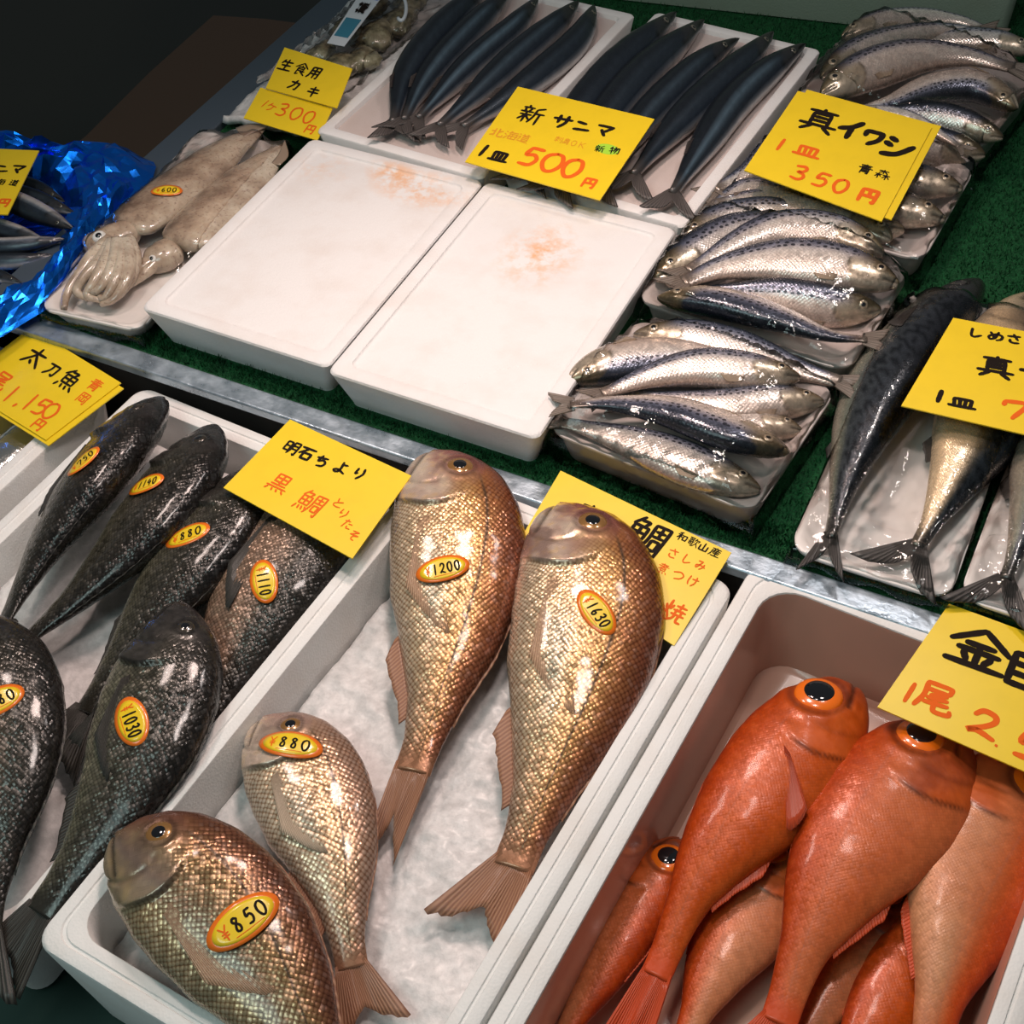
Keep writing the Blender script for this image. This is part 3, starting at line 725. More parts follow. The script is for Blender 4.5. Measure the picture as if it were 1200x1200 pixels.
# ------------------------------------------------------------------ handwriting
G = {
 '0': "50,8 25,25 20,60 40,92 65,85 80,50 70,15 50,8", '1': "55,5 45,95", '2': "22,30 40,10 70,15 75,35 55,60 15,90 40,82 85,95",
 '3': "25,15 60,8 72,22 60,40 40,46 68,55 75,75 55,92 22,88", '4': "45,8 20,55 85,55;65,35 60,95", '5': "80,10 40,10;40,10 32,45 60,40 75,60 60,88 25,90",
 '6': "65,8 35,40 25,70 45,92 70,80 65,58 30,65", '7': "15,35 18,14;18,14 85,12 50,95", '8': "70,20 45,10 30,28 65,60 60,88 32,85 35,62 70,20",
 '9': "70,30 45,45 28,25 50,8 70,20 68,55 55,95", '¥': "20,10 50,45;80,10 50,45;50,45 50,95;25,52 75,52;25,68 75,68", '.': "46,86 52,94", ',': "52,85 44,102", '_': "0,98 100,96",
 '円': "15,15 12,95;15,15 85,12;85,12 82,92;82,92 70,88;50,14 50,55;14,56 84,54", '皿': "20,30 24,85;20,30 80,28;80,28 76,85;40,30 42,85;60,30 58,85;5,88 95,86",
 '新': "25,5 30,15;8,18 48,16;16,24 20,36;40,22 34,36;4,40 52,38;8,56 50,54;28,40 28,95;28,58 8,84;30,58 48,78;88,8 62,20;62,20 60,60 50,92;62,42 96,40;80,42 80,98",
 'サ': "5,35 95,32;30,10 32,62;70,8 68,55 45,95", 'ン': "15,28 55,34;12,82 80,74", 'マ': "10,20 88,20;88,20 50,62;35,48 62,85", 'ソ': "14,20 30,44;86,12 70,60 30,95",
 '真': "15,14 85,12;50,2 50,22;28,24 28,70;28,24 72,22;72,22 72,70;28,38 72,38;28,53 72,53;4,72 96,70;35,76 12,98;65,76 88,96",
 'イ': "80,8 50,40 12,58;52,38 50,96", 'ワ': "15,18 15,48;15,18 85,16;85,16 75,60 40,95", 'シ': "18,12 38,22;10,38 30,48;12,92 55,78 92,30",
 '青': "15,12 85,10;20,26 80,24;5,40 95,38;50,2 50,38;28,50 24,98;28,50 74,48;74,48 72,92 62,90;28,64 72,63;28,78 72,77",
 '森': "20,16 80,14;50,2 50,44;48,18 25,38;52,18 76,38;5,56 45,54;25,42 24,98;24,58 6,84;28,58 42,76;54,56 98,54;75,42 75,98;74,58 54,86;78,58 98,86",
 '生': "25,10 12,40;20,26 85,24;20,54 80,52;5,90 95,88;50,5 50,90", '食': "50,2 8,40;50,2 92,40;50,22 50,32;30,36 70,35;70,35 68,64;30,64 68,64;30,50 68,50;30,36 28,95;28,95 45,88;48,66 90,96;80,66 62,78",
 '用': "20,12 18,70 6,96;20,12 82,10;82,10 80,94;80,94 70,92;20,38 80,37;20,62 80,61;50,12 50,94", 'カ': "12,30 85,28;85,28 78,85 65,90;50,5 42,55 12,95",
 'キ': "15,32 85,24;8,62 92,52;42,5 60,98", 'ケ': "35,8 12,50;28,30 95,28;65,30 58,70 30,98",
 '北': "30,8 30,85;6,38 30,36;4,84 32,70;85,25 60,44;58,6 58,80 66,90 92,86 94,70", '海': "10,12 20,22;5,40 16,48;8,92 24,62;48,4 32,30;42,18 92,16;42,32 36,86;36,86 88,84;92,32 86,90;44,34 92,33;28,58 98,56;60,36 58,82",
 '道': "10,8 20,18;5,38 22,36 12,70;5,80 30,84 95,96;40,5 48,14;78,4 68,14;32,20 95,18;60,20 56,30;42,32 40,78;42,32 84,31;84,31 83,78;42,78 83,78;42,46 83,46;42,62 83,62",
 '刺': "5,22 55,20;30,4 30,96;12,36 12,60;12,36 50,35;50,35 50,58;28,62 8,86;32,62 52,80;68,14 68,70;90,5 90,94 80,90", '身': "50,2 40,14;28,16 26,70;28,16 74,14;74,14 74,96 64,92;28,32 74,32;28,48 74,48;5,72 80,66;74,60 10,98",
 'O': "50,8 25,25 20,60 40,92 65,85 80,50 70,15 50,8", 'K': "25,5 22,95;80,8 26,52;40,45 82,95",
 '物': "22,8 10,36;8,30 42,28;26,4 26,98;4,66 44,56;60,4 46,40;52,24 94,22;94,22 88,90 76,88;68,26 44,66;82,26 52,90",
 'し': "25,5 22,75 40,92 80,70", 'め': "20,15 45,80;65,8 45,70 20,88 12,60 50,32 85,45 80,80 55,96", 'さ': "10,30 85,22;45,5 72,62;25,62 25,82 45,95 78,92",
 '金': "50,2 4,44;50,2 96,44;28,42 72,41;18,58 82,57;50,42 50,92;28,66 36,84;72,66 62,84;5,94 95,92", '目': "22,8 22,96;22,8 78,7;78,7 78,96;22,36 78,36;22,64 78,64;22,94 78,94",
 '尾': "18,10 18,55 4,96;18,10 82,9;82,9 80,30;18,32 80,30;75,38 35,48;28,58 80,52;22,74 85,68;52,44 52,86 62,96 94,92 94,80", '太': "10,32 90,30;50,5 46,40 8,95;50,40 92,94;42,72 54,86",
 '刀': "10,20 85,18;85,18 78,84 60,80;45,20 38,60 10,95", '魚': "40,2 10,32;36,14 66,13 55,28;22,32 22,70;22,32 78,31;78,31 78,70;22,50 78,50;50,32 50,70;22,70 78,70;14,80 6,97;36,80 40,95;58,80 64,95;80,78 94,95",
 '岡': "14,10 12,97;14,10 88,8;88,8 86,95 76,92;34,20 40,32;66,18 58,32;24,38 78,37;50,38 50,80;30,54 30,80;72,54 72,80;30,80 72,80",
 '明': "10,14 10,80;10,14 42,13;42,13 42,80;10,44 42,44;10,78 42,78;56,8 54,60 42,97;56,8 92,7;92,7 90,94 78,90;56,34 90,33;56,58 90,57",
 '石': "8,14 92,12;50,14 8,62;32,50 32,94;32,50 82,48;82,48 80,92;32,92 80,91", 'よ': "50,25 85,22;50,5 52,75 30,92 14,80 40,70 88,92", 'り': "25,12 20,55 35,48;70,6 74,50 45,97", 'ち': "12,28 85,22;42,6 28,55 60,42 82,60 70,88 35,95",
 '黒': "22,6 22,48;22,6 78,5;78,5 78,48;22,26 78,26;50,6 50,64;22,46 78,46;16,62 84,60;4,76 96,74;14,84 6,97;36,84 40,96;58,84 64,96;82,82 94,96",
 '鯛': "24,2 6,28;20,14 40,13 34,26;10,30 10,66;10,30 46,29;46,29 46,66;10,48 46,48;28,30 28,66;10,66 46,66;8,76 2,94;20,76 22,90;32,76 36,90;44,74 52,90;58,10 58,60 48,97;58,10 96,8;96,8 94,95 86,92;66,26 88,25;77,14 77,42;64,42 90,41;68,54 68,80;68,54 88,53;88,53 87,80;68,80 87,80",
 'と': "30,8 40,45;85,30 25,62 22,85 50,94 88,88", 'た': "8,25 55,20;32,5 10,95;55,45 90,42;52,70 58,90 92,88", 'そ': "25,10 80,8;80,8 20,48;20,48 90,42;90,42 50,62 52,88 78,95", 'れ': "30,5 30,95;8,30 40,28;40,28 5,80;34,48 60,30 66,85 92,78",
 '和': "40,4 10,16;4,34 50,30;28,14 28,96;28,38 4,72;30,40 48,60;58,32 58,84;58,32 92,31;92,31 90,84;58,80 90,80",
 '歌': "4,8 50,6;12,20 12,36;12,20 30,20;30,20 30,35;12,36 30,35;42,8 40,44;2,50 54,48;12,60 12,78;12,60 30,60;30,60 30,77;12,78 30,77;44,50 42,94 32,92;68,4 56,34;64,20 96,18 86,36;76,28 70,60 50,97;74,52 96,96",
 '山': "50,8 50,88;12,38 12,90;12,90 88,88;88,36 88,90", '産': "50,2 50,10;12,14 90,12;34,18 40,28;68,16 60,28;14,34 92,32;18,34 14,70 2,97;38,40 28,60;34,50 86,49;36,66 82,65;22,92 96,90;58,40 58,92",
 'み': "15,18 55,16;55,16 20,85 10,62 50,55 92,68;78,38 72,70 50,97", '煮': "20,12 70,10;45,2 45,26;8,28 92,26;80,8 14,58;34,40 34,70;34,40 70,39;70,39 70,70;34,54 70,54;34,70 70,70;14,82 6,97;38,82 40,96;60,82 64,96;82,80 92,95",
 'つ': "10,35 60,18 90,42 75,75 35,92", 'け': "18,8 14,60 24,90;42,32 95,28;72,6 74,60 52,97", '焼': "12,30 18,48;40,24 34,44;26,4 24,50 4,96;26,56 42,84;52,20 92,18;70,4 70,34;48,40 96,38;60,34 58,54;82,34 82,54;46,60 98,58;62,60 58,80 40,96;78,60 80,88 98,90",
}

def strokes(ch):
    out = []
    for st in G[ch].split(';'):
        p = np.array([[float(x) for x in q.split(',')] for q in st.split()]) / 100.0
        if len(p) > 2:
            p = spline(np.c_[p, np.zeros(len(p))], 6 * len(p))[:, :2]
        else:
            t = np.linspace(0, 1, 5)[:, None]; p = p[0] * (1 - t) + p[1] * t
        out.append(p)
    return out

class Ink:
    """collects brush strokes as ribbons (x, y on a sheet) and hands them to a mapping"""
    def __init__(s): s.V = []; s.F = []; s.n = 0
    def ribbon(s, p, w):
        p = np.asarray(p); t = np.gradient(p, axis=0); t = t / (np.linalg.norm(t, axis=1, keepdims=True) + 1e-9)
        nrm = np.stack([-t[:, 1], t[:, 0]], 1)
        ww = w * np.interp(np.linspace(0, 1, len(p)), [0, .12, .5, .88, 1], [.82, 1.05, .95, 1.0, .75])[:, None] * 0.5
        pts = np.vstack([p[:1] - t[:1] * w * 0.28, p, p[-1:] + t[-1:] * w * 0.28])
        nn = np.vstack([nrm[:1], nrm, nrm[-1:]]); wv = np.vstack([ww[:1] * 0.45, ww, ww[-1:] * 0.45])
        b = len(s.V); h = (s.n % 9) * 0.00002; s.n += 1
        for q, m, v in zip(pts, nn, wv):
            s.V += [(*(q + m * v), h), (*(q - m * v), h)]
        for i in range(len(pts) - 1):
            s.F.append((b + 2 * i, b + 2 * i + 1, b + 2 * i + 3, b + 2 * i + 2))
    def glyph(s, ch, o, ex, ey, w):
        for st in strokes(ch):
            s.ribbon(o + st[:, :1] * ex + st[:, 1:] * ey, w)
    def build(s, name, fn, mt, parent, label=None):
        if not s.V: return
        v = np.array([fn(x, y, h) for x, y, h in s.V])
        o = link(name, v, s.F, mt, parent, False)
        if label: o['label'] = label
        return o

INKS = dict(b=('black_lettering', 'ink'), o=('orange_lettering', 'orange_ink'), f=('faded_lettering', 'faint_ink'))

def card(label, corners, texts, group='yellow handwritten price cards', mt='card', spot=None, back=None, name='price_card'):
    """corners: TL, TR, BL as (px, py, z); BR is where its pixel meets that plane. texts: (string, first glyph px, last glyph px, size px, colour, weight[, aspect, slant])"""
    tl, tr, bl = [at(*c) for c in corners[:3]]
    nrm = np.cross(tr - tl, bl - tl); nrm /= np.linalg.norm(nrm)
    if nrm[2] < 0: nrm = -nrm
    br = on_plane(*corners[3][:2], tl, nrm)
    n = 13; u = np.linspace(0, 1, n)
    uu, vv = np.meshgrid(u, u, indexing='ij')
    Q = (tl * ((1 - uu) * (1 - vv))[..., None] + tr * (uu * (1 - vv))[..., None] + bl * ((1 - uu) * vv)[..., None] + br * (uu * vv)[..., None])
    W = np.linalg.norm(tr - tl); H = np.linalg.norm(bl - tl)
    th = 0.0009
    A = (Q + nrm * th).reshape(-1, 3); B = (Q - nrm * th).reshape(-1, 3); k = n * n
    f = grid_faces(n, n); g = [tuple(reversed([i + k for i in q])) for q in f]; e = []
    edge = [i * n for i in range(n)] + [(n - 1) * n + j for j in range(1, n)] + [i * n + n - 1 for i in range(n - 2, -1, -1)] + list(range(n - 2, 0, -1))
    for a, b in zip(edge, edge[1:] + edge[:1]): e.append((a, b, b + k, a + k))
    base = (tl + tr + bl + br) / 4
    root = bpy.data.objects.new(name, None)
    o = link(name, np.vstack([A, B]) - base, f + g + e, M[mt], None, False)
    o.location = base; bpy.data.objects.remove(root)
    tag(o, label, 'price card', group)
    exx = norm(tr - tl)
    if back:
        # a second card under the first one
        dx, dy = back
        sh = exx * dx - norm(bl - tl) * dy - nrm * 0.0022
        o2 = link('price_card', np.vstack([A, B]) + sh - base, f + g + e, M[mt], None, False)
        o2.location = base; tag(o2, 'blank yellow card tucked under ' + label.split(' reading ')[0] + ' with its edge peeking out', 'price card', group)
    eyy = np.cross(exx, nrm); eyy = eyy * np.sign(eyy @ (bl - tl))
    inks = {}
    for t in texts:
        s, p0, p1, sz, c, wt = t[:6]; asp = t[6] if len(t) > 6 else 1.0; sl = t[7] if len(t) > 7 else 0.0
        P0 = on_plane(*p0, tl, nrm); P1 = on_plane(*p1, tl, nrm)
        x0 = np.array([(P0 - tl) @ exx, (P0 - tl) @ eyy]); x1 = np.array([(P1 - tl) @ exx, (P1 - tl) @ eyy])
        vert = len(t) > 8
        d = (x1 - x0) if len(s) > 1 else np.array([1.0, 0.0]); d = d / (np.linalg.norm(d) + 1e-9)
        if vert: d = np.array([1.0, 0.0])
        m = sz * np.linalg.norm(P0 - np.array([0, 0, CAM_Z])) / F_PX
        ex = d * m * asp; ey = np.array([-d[1], d[0]]) * m + d * m * sl
        ink = inks.setdefault(c, Ink())
        for i, ch in enumerate(s):
            cc = x0 + (x1 - x0) * (i / max(1, len(s) - 1))
            if ch == ' ': continue
            ink.glyph(ch, cc - ex / 2 - ey / 2, ex * (1 + 0.06 * math.sin(i * 2.3)), ey, wt * m * (1.5 if c == 'b' else 1.25) * np.interp(G[ch].count(';'), [0, 6, 9, 14], [1, 1, .78, .62]))
    fn = lambda x, y, h: tl - base + exx * x + eyy * y + nrm * (th + 0.0003 + h)
    if spot:
        c0 = on_plane(*spot[0], tl, nrm) - base + nrm * (th + 0.00015); rx, ry = spot[1]
        vs = [c0] + [c0 + exx * rx * math.cos(a) + eyy * ry * math.sin(a) for a in np.linspace(0, 2 * math.pi, 36, endpoint=False)]
        so = link('green_sticker', vs, [(0, 1 + j, 1 + (j + 1) % 36) for j in range(36)], M['green_spot'], None, False)
        so.parent = o; so['label'] = 'oval green sticker'
    for c, ink in inks.items():
        nm, mm = INKS[c]
        x = ink.build(nm, fn, M[mm], None)
        if x is not None: x.parent = o
    return o

def sticker(owner, centre, toward, a, b, text, bvh=None, parent=None, digits_h=0.9, up=0.0):
    """oval price sticker stuck onto a surface; 'toward' is a pixel further along its line of writing"""
    if bvh is None: bvh = BODY[owner][0]
    o = Vector((0, 0, CAM_Z))
    hit, nn, _, _ = bvh.ray_cast(o, Vector(ray(*centre)))
    if hit is None:
        print('STICKER misses', text); return
    nn = np.array(nn); c = np.array(hit)
    if nn @ ray(*centre) > 0: nn = -nn
    q = on_plane(*toward, c, nn)
    ex = norm(q - c); ey = np.cross(ex, nn); ey = norm(ey)
    cache = {}
    def drop(x, y):
        p = c + ex * x + ey * y
        h, n2, _, d = bvh.ray_cast(Vector(p + nn * 0.03), Vector(-nn), 0.06)
        return (0.03 - d) if h is not None else None
    # fit a smooth paraboloid so the paper stays taut
    S_ = []; Z_ = []
    for x in np.linspace(-a, a, 9):
        for y in np.linspace(-b, b, 5):
            if (x / a) ** 2 + (y / b) ** 2 <= 1.05:
                z_ = drop(x, y)
                if z_ is not None: S_.append((1, x, y, x * x, y * y, x * y)); Z_.append(z_)
    S_ = np.array(S_); Z_ = np.array(Z_)
    k, *_r = np.linalg.lstsq(S_, Z_, rcond=None)
    lift = max(0, np.percentile(Z_ - S_ @ k, 85)) + 0.0005 + up
    def fn(x, y, h):
        f = np.array((1, x, y, x * x, y * y, x * y)) @ k + lift
        z_ = drop(x, y)
        if z_ is not None: f = max(f, z_ + .0005)
        return c + ex * x + ey * y + nn * (f + h)
    root = parent if parent is not None else owner
    def disc(name, rx, ry, h, mt, par):
        V = [fn(0, 0, h)]; F = []
        R_, A_ = 5, 40
        for i in range(1, R_ + 1):
            for j in range(A_):
                t = 2 * math.pi * j / A_
                V.append(fn(rx * i / R_ * math.cos(t), ry * i / R_ * math.sin(t), h))
        for j in range(A_): F.append((0, 1 + j, 1 + (j + 1) % A_))
        for i in range(R_ - 1):
            for j in range(A_):
                k0 = 1 + i * A_; F.append((k0 + j, k0 + A_ + j, k0 + A_ + (j + 1) % A_, k0 + (j + 1) % A_))
        # a rim down to the skin gives the paper its thickness
        m = len(V)
        for j in range(A_):
            t = 2 * math.pi * j / A_; V.append(fn(rx * math.cos(t), ry * math.sin(t), h - 0.0006))
        k0 = 1 + (R_ - 1) * A_
        for j in range(A_): F.append((k0 + j, m + j, m + (j + 1) % A_, k0 + (j + 1) % A_))
        return link(name, V, F, mt, par, True)
    st = disc('price_sticker', a, b, 0.0, M['stk_rim'], root)
    st['label'] = 'oval yellow price sticker with orange rim'
    depth = 1; p = st
    while p.parent is not None: p = p.parent; depth += 1
    sub = st if depth < 3 else root
    disc('sticker_face', a * 0.85, b * 0.80, 0.0004, M['stk'], sub)
    ib, io = Ink(), Ink()
    n = len(text); stp = 1.30 * a / (n - 0.2); hgt = b * digits_h; wd = min(stp * 0.95, hgt * 0.8)
    for i, ch in enumerate(text):
        x = (i - (n - 1) / 2) * stp
        g = io if ch == '¥' else ib
        g.glyph(ch, np.array([x - wd / 2, -hgt / 2]), np.array([wd, 0]), np.array([0, hgt]), (0.085 if ch == '¥' else 0.13) * hgt * 1.1)
    io.ribbon(np.array([[-0.35 * a, hgt * 0.60], [0.0, hgt * 0.62], [0.45 * a, hgt * 0.58]]), 0.05 * hgt)
    f2 = lambda x, y, h: fn(x, y, h + 0.0007)
    ib.build('black_lettering', f2, M['ink'], sub); io.build('orange_lettering', f2, M['orange_ink'], sub)
    return st
# ------------------------------------------------------------------ boxes and trays
def rrect(w, d, r, n=7):
    r = max(min(r, w / 2 - 1e-4, d / 2 - 1e-4), 1e-4)
    P = []
    for cx, cy, a0 in ((w / 2 - r, d / 2 - r, 0), (-w / 2 + r, d / 2 - r, 90), (-w / 2 + r, -d / 2 + r, 180), (w / 2 - r, -d / 2 + r, 270)):
        for a in np.linspace(a0, a0 + 90, n):
            P.append((cx + r * math.cos(math.radians(a)), cy + r * math.sin(math.radians(a))))
    # extra points along the straight sides
    out = []
    for i, p in enumerate(P):
        q = P[(i + 1) % len(P)]; out.append(p)
        if math.hypot(q[0] - p[0], q[1] - p[1]) > 0.05:
            for t in (0.25, 0.5, 0.75): out.append((p[0] + (q[0] - p[0]) * t, p[1] + (q[1] - p[1]) * t))
    return out

def rings_obj(name, c, w, d, ang, rings, mt, parent=None, smooth=True, cap=True):
    """rings: (inset, z, corner radius) from the underside round to the inner floor"""
    ca, sa = math.cos(ang), math.sin(ang)
    V = []; n = None
    for ins, z, r in rings:
        P = rrect(w - 2 * ins, d - 2 * ins, r)
        n = len(P)
        V += [(c[0] + x * ca - y * sa, c[1] + x * sa + y * ca, z) for x, y in P]
    F = grid_faces(len(rings), n, True)
    F = [tuple(reversed(f)) for f in F]
    if cap: F.append(tuple(range(n))[::-1])
    F.append(tuple((len(rings) - 1) * n + j for j in range(n)))
    o = link(name, V, F, mt, parent, smooth)
    bm = bmesh.new(); bm.from_mesh(o.data); bmesh.ops.recalc_face_normals(bm, faces=bm.faces); bm.to_mesh(o.data); bm.free()
    if smooth:
        o.data.set_sharp_from_angle(angle=math.radians(38))
    return o

def foam_box(name, label, c, w, d, deg, ztop, h, wall, deep, mt, cat='fish box', taper=0.012, groove=True, r=0.022, group=None, ri=0.03, lip=0.004):
    a = math.radians(deg)
    R_ = [(taper, ztop - h, r), (taper + .0, ztop - h + .002, r), (0.0, ztop - lip, r), (lip * 0.35, ztop - lip * 0.3, r), (lip, ztop, r)]
    if groove:
        g = wall * 0.45
        R_ += [(g, ztop, r), (g + .0012, ztop - .0018, r), (g + .0035, ztop - .0018, r), (g + .0047, ztop, r)]
    R_ += [(wall - .003, ztop, ri), (wall - .0008, ztop - .001, ri), (wall, ztop - .003, ri)]
    if deep > 0.01:
        R_ += [(wall + .006, ztop - deep + .006, ri), (wall + .012, ztop - deep, ri)]
    else:
        R_ += [(wall + .002, ztop - deep, ri), (wall + .006, ztop - deep, ri)]
    base = (c[0], c[1], ztop - h)
    o = rings_obj(name, (0, 0), w, d, a, [(i, z - base[2], rr) for i, z, rr in R_], mt)
    o.location = base
    tag(o, label, cat, group)
    return o

def heap(name, label, c, w, d, deg, z, amp, mt, res=70, seed=0, edge=0.0, fn=None, cat='ice', kind='stuff'):
    """a bed of ice filling a box: closed slab with a lumpy top"""
    a = math.radians(deg); ca, sa = math.cos(a), math.sin(a)
    nx = max(8, int(res * w / max(w, d))); ny = max(8, int(res * d / max(w, d)))
    x = np.linspace(-w / 2, w / 2, nx); y = np.linspace(-d / 2, d / 2, ny)
    X, Y = np.meshgrid(x, y, indexing='ij')
    Z = z + amp * (fbm(X * 30 + seed, Y * 30, 4) - 0.5) * 2 + amp * 0.25 * (vnoise(X * 130 + seed, Y * 130) - 0.5)
    if fn is not None: Z = Z + fn(X / w, Y / d)
    if edge: Z = Z - edge * (np.clip(np.abs(X) / (w / 2) - .8, 0, 1) + np.clip(np.abs(Y) / (d / 2) - .8, 0, 1)) / .2
    P = np.stack([c[0] + X * ca - Y * sa, c[1] + X * sa + Y * ca, Z], -1).reshape(-1, 3)
    base = np.array([c[0], c[1], z])
    o = link(name, P - base, grid_faces(nx, ny), mt)
    o.location = base
    md = o.modifiers.new('thickness', 'SOLIDIFY'); md.thickness = 0.012; md.offset = -1
    return tag(o, label, cat, None, kind)

def box_mesh(name, p0, p1, mt, parent=None, bevel=0.0):
    x0, y0, z0 = p0; x1, y1, z1 = p1
    V = [(x0, y0, z0), (x1, y0, z0), (x1, y1, z0), (x0, y1, z0), (x0, y0, z1), (x1, y0, z1), (x1, y1, z1), (x0, y1, z1)]
    F = [(3, 2, 1, 0), (4, 5, 6, 7), (0, 1, 5, 4), (1, 2, 6, 5), (2, 3, 7, 6), (3, 0, 4, 7)]
    o = link(name, V, F, mt, parent, False)
    if bevel:
        m = o.modifiers.new('bevel', 'BEVEL'); m.width = bevel; m.segments = 3
    return o

# ------------------------------------------------------------------ setting
fl = box_mesh('floor', (-6, -2, -0.80), (3, 7, -0.75), M['floor']); tag(fl, None, None, None, 'structure')

M['brown_floor'] = mat('brown_floor_patch', (0.17, 0.085, 0.050), 0.6)
pv = [at(x, y, -.748) for x, y in ((60, 190), (100, 160), (175, 85), (250, 18), (310, 22), (372, 30), (520, 70), (420, 260), (200, 420))]  # outline of a flat brown patch just above the darker floor
fp = link('floor_patch_1', pv + [q - np.array([0, 0, .01]) for q in pv], [tuple(range(9))[::-1]] + [(i, (i + 1) % 9, 9 + (i + 1) % 9, 9 + i) for i in range(9)], M['brown_floor'], None, False); tag(fp, None, None, None, 'structure')

stall = thing('display_counter', 'green-topped market counter with steel edging that carries the trays', 'counter', (-0.4, 1.3, -0.75))
box_mesh('counter_body', (-1.36, 1.0, -0.75), (0.55, 2.62, -0.012), M['dark'], stall)
box_mesh('counter_top', (-1.368, 1.02, -0.012), (0.56, 2.66, -0.001), M['turf'], stall)
s = box_mesh('front_steel_edge', (-1.43, 0.988, -0.016), (0.56, 1.0205, 0.0), M['steel'], stall, 0.003); s['label'] = 'worn steel edge strip along the front'
s = box_mesh('side_steel_edge', (-1.43, 1.021, -0.03), (-1.369, 2.66, 0.012), M['dark_steel'], stall, 0.004); s['label'] = 'dark blue steel edge along the left side'
M['bench'] = mat('dark_green_bench', (0.012, 0.042, 0.032), 0.6)
low = thing('lower_counter', 'low dark bench that carries the front row of foam boxes', 'counter', (-0.7, 0.5, -0.75))
box_mesh('bench_body', (-1.75, 0.05, -0.75), (0.45, 0.985, -0.175), M['bench'], low)
side = thing('side_bench', 'dark side bench under the blue foil bag', 'counter', (-1.8, 1.1, -0.75))
box_mesh('bench_body', (-2.3, 1.0, -0.75), (-1.434, 1.36, -0.055), M['dark'], side)

# green turf blades: uncountable
def turf_blades():
    V = []; F = []
    def inside(x, y):
        for (x0, x1, y0, y1) in ((-1.14, -.86, 1.05, 1.5), (-.84, -.56, 1.04, 1.5), (-1.15, -.85, 1.5, 1.98), (-.82, -.5, 1.5, 2.0), (-.53, -.27, 1.06, 1.28), (-.53, -.24, 1.34, 1.54), (-.50, -.22, 1.6, 1.8), (-1.31, -1.16, 1.06, 1.5)):
            if x0 < x < x1 and y0 < y < y1: return True
        return False
    r = random.Random(3); n = 0
    zones = [(-1.36, -.20, 1.022, 1.075, 9000), (-.29, .16, 1.022, 2.3, 26000), (-1.0, -.2, 1.95, 2.4, 12000), (-1.36, -1.1, 1.022, 1.06, 1500)]
    for x0, x1, y0, y1, k in zones:
        for _ in range(k):
            x = r.uniform(x0, x1); y = r.uniform(y0, y1)
            if inside(x, y): continue
            a = r.uniform(0, 6.28); h = r.uniform(.004, .009); w = .0011
            dx, dy = math.cos(a) * w, math.sin(a) * w; lx, ly = r.uniform(-.005, .005), r.uniform(-.005, .005)
            b = len(V)
            V += [(x - dx, y - dy, -.0012), (x + dx, y + dy, -.0012), (x + lx, y + ly, h)]
            F.append((b, b + 1, b + 2))
    o = link('turf_pile', V, F, M['blade'], None, False)
    tag(o, 'short green artificial grass covering the counter around the trays', 'artificial grass', None, 'stuff')
turf_blades()

# grey foam boxes at the back
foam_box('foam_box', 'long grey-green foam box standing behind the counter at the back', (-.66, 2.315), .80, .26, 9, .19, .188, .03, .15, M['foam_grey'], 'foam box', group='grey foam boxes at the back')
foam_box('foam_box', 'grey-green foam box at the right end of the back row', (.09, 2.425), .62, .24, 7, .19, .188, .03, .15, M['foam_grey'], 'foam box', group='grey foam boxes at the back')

# the four flat white trays in the middle
M['foam_stain'] = foam_mat('white_styrofoam_stained', (0.80, 0.78, 0.77), [(-.93, 1.43, .10, .05, 1.0), (-.99, 1.45, .05, .03, 1.0), (-.70, 1.36, .07, .09, .9), (-1.10, 1.42, .06, .05, .35)])
kw = dict(wall=.022, deep=.0045, groove=False, r=.012, ri=.012, taper=.016)
WG = 'white foam trays on the turf'
foam_box('foam_tray', 'empty white foam tray between the squid pack and the other empty tray', (-1.0005, 1.259), .302, .442, 0, .065, .066, mt=M['foam_stain'], cat='foam tray', group=WG, **kw)
foam_box('foam_tray', 'empty white foam tray right beside the sardine packs', (-.6955, 1.256), .302, .452, 0, .065, .066, mt=M['foam_stain'], cat='foam tray', group=WG, **kw)
kw = dict(wall=.020, deep=.0085, groove=False, r=.010, ri=.008, taper=.010)
foam_box('foam_tray', 'white foam tray holding the left five sauries beside the oyster ice', (-.993, 1.752), .300, .525, -2.6, .066, .067, mt=M['foam'], cat='foam tray', group=WG, **kw)
foam_box('foam_tray', 'white foam tray holding the right five sauries beside the sardine packs', (-.670, 1.758), .296, .525, -3.3, .066, .067, mt=M['foam'], cat='foam tray', group=WG, **kw)

M['tray_bed'] = foam_mat('thin_frost_sheet', (0.60, 0.51, 0.48))
for o in [q for q in COL.objects if q.get('label', '').startswith('white foam tray holding')]:
    b = rings_obj('tray_lining', (0, 0), .254, .480, math.radians(-2.9), [(0, .0590, .01), (0, .0600, .01)], M['tray_bed'])
    b.parent = o; b['label'] = 'dull pinkish lining sheet'

# front row of fish boxes
BX = 'deep white fish boxes in the front row'
foam_box('fish_box', 'white foam box at the left edge, mostly hidden by the yellow card', (-1.415, .62), .42, .72, -3.3, -.04, .135, .030, .095, M['foam_front'], group=BX)
foam_box('fish_box', 'white foam box full of black sea bream', (-.951, .620), .424, .715, -3.3, -.034, .13, .030, .09, M['foam_front'], group=BX)
foam_box('fish_box', 'white foam box with four golden red sea bream on ice', (-.494, .618), .425, .720, -3.3, .0, .17, .030, .11, M['foam_front'], group=BX)
foam_box('fish_box', 'deep white foam box full of bright red fish', (-.062, .640), .428, .735, -3.3, -.002, .17, .031, .14, M['foam_front'], group=BX, r=.035, ri=.04)
kb = [o for o in COL.objects if o.get('label', '').startswith('deep white foam box full of bright red')][0]
M['liner'] = mat('brownish_liner', (0.62, 0.36, 0.27), 0.22, 0, 0.3, 0.15)  # one even brownish-pink colour with a glossy coat
ln_ = rings_obj('box_liner', (0, 0), .428, .735, math.radians(-3.3), [(.0315, .168, .04), (.0325, .163, .04), (.039, .040, .04), (.046, .034, .04)], M['liner'], cap=False)
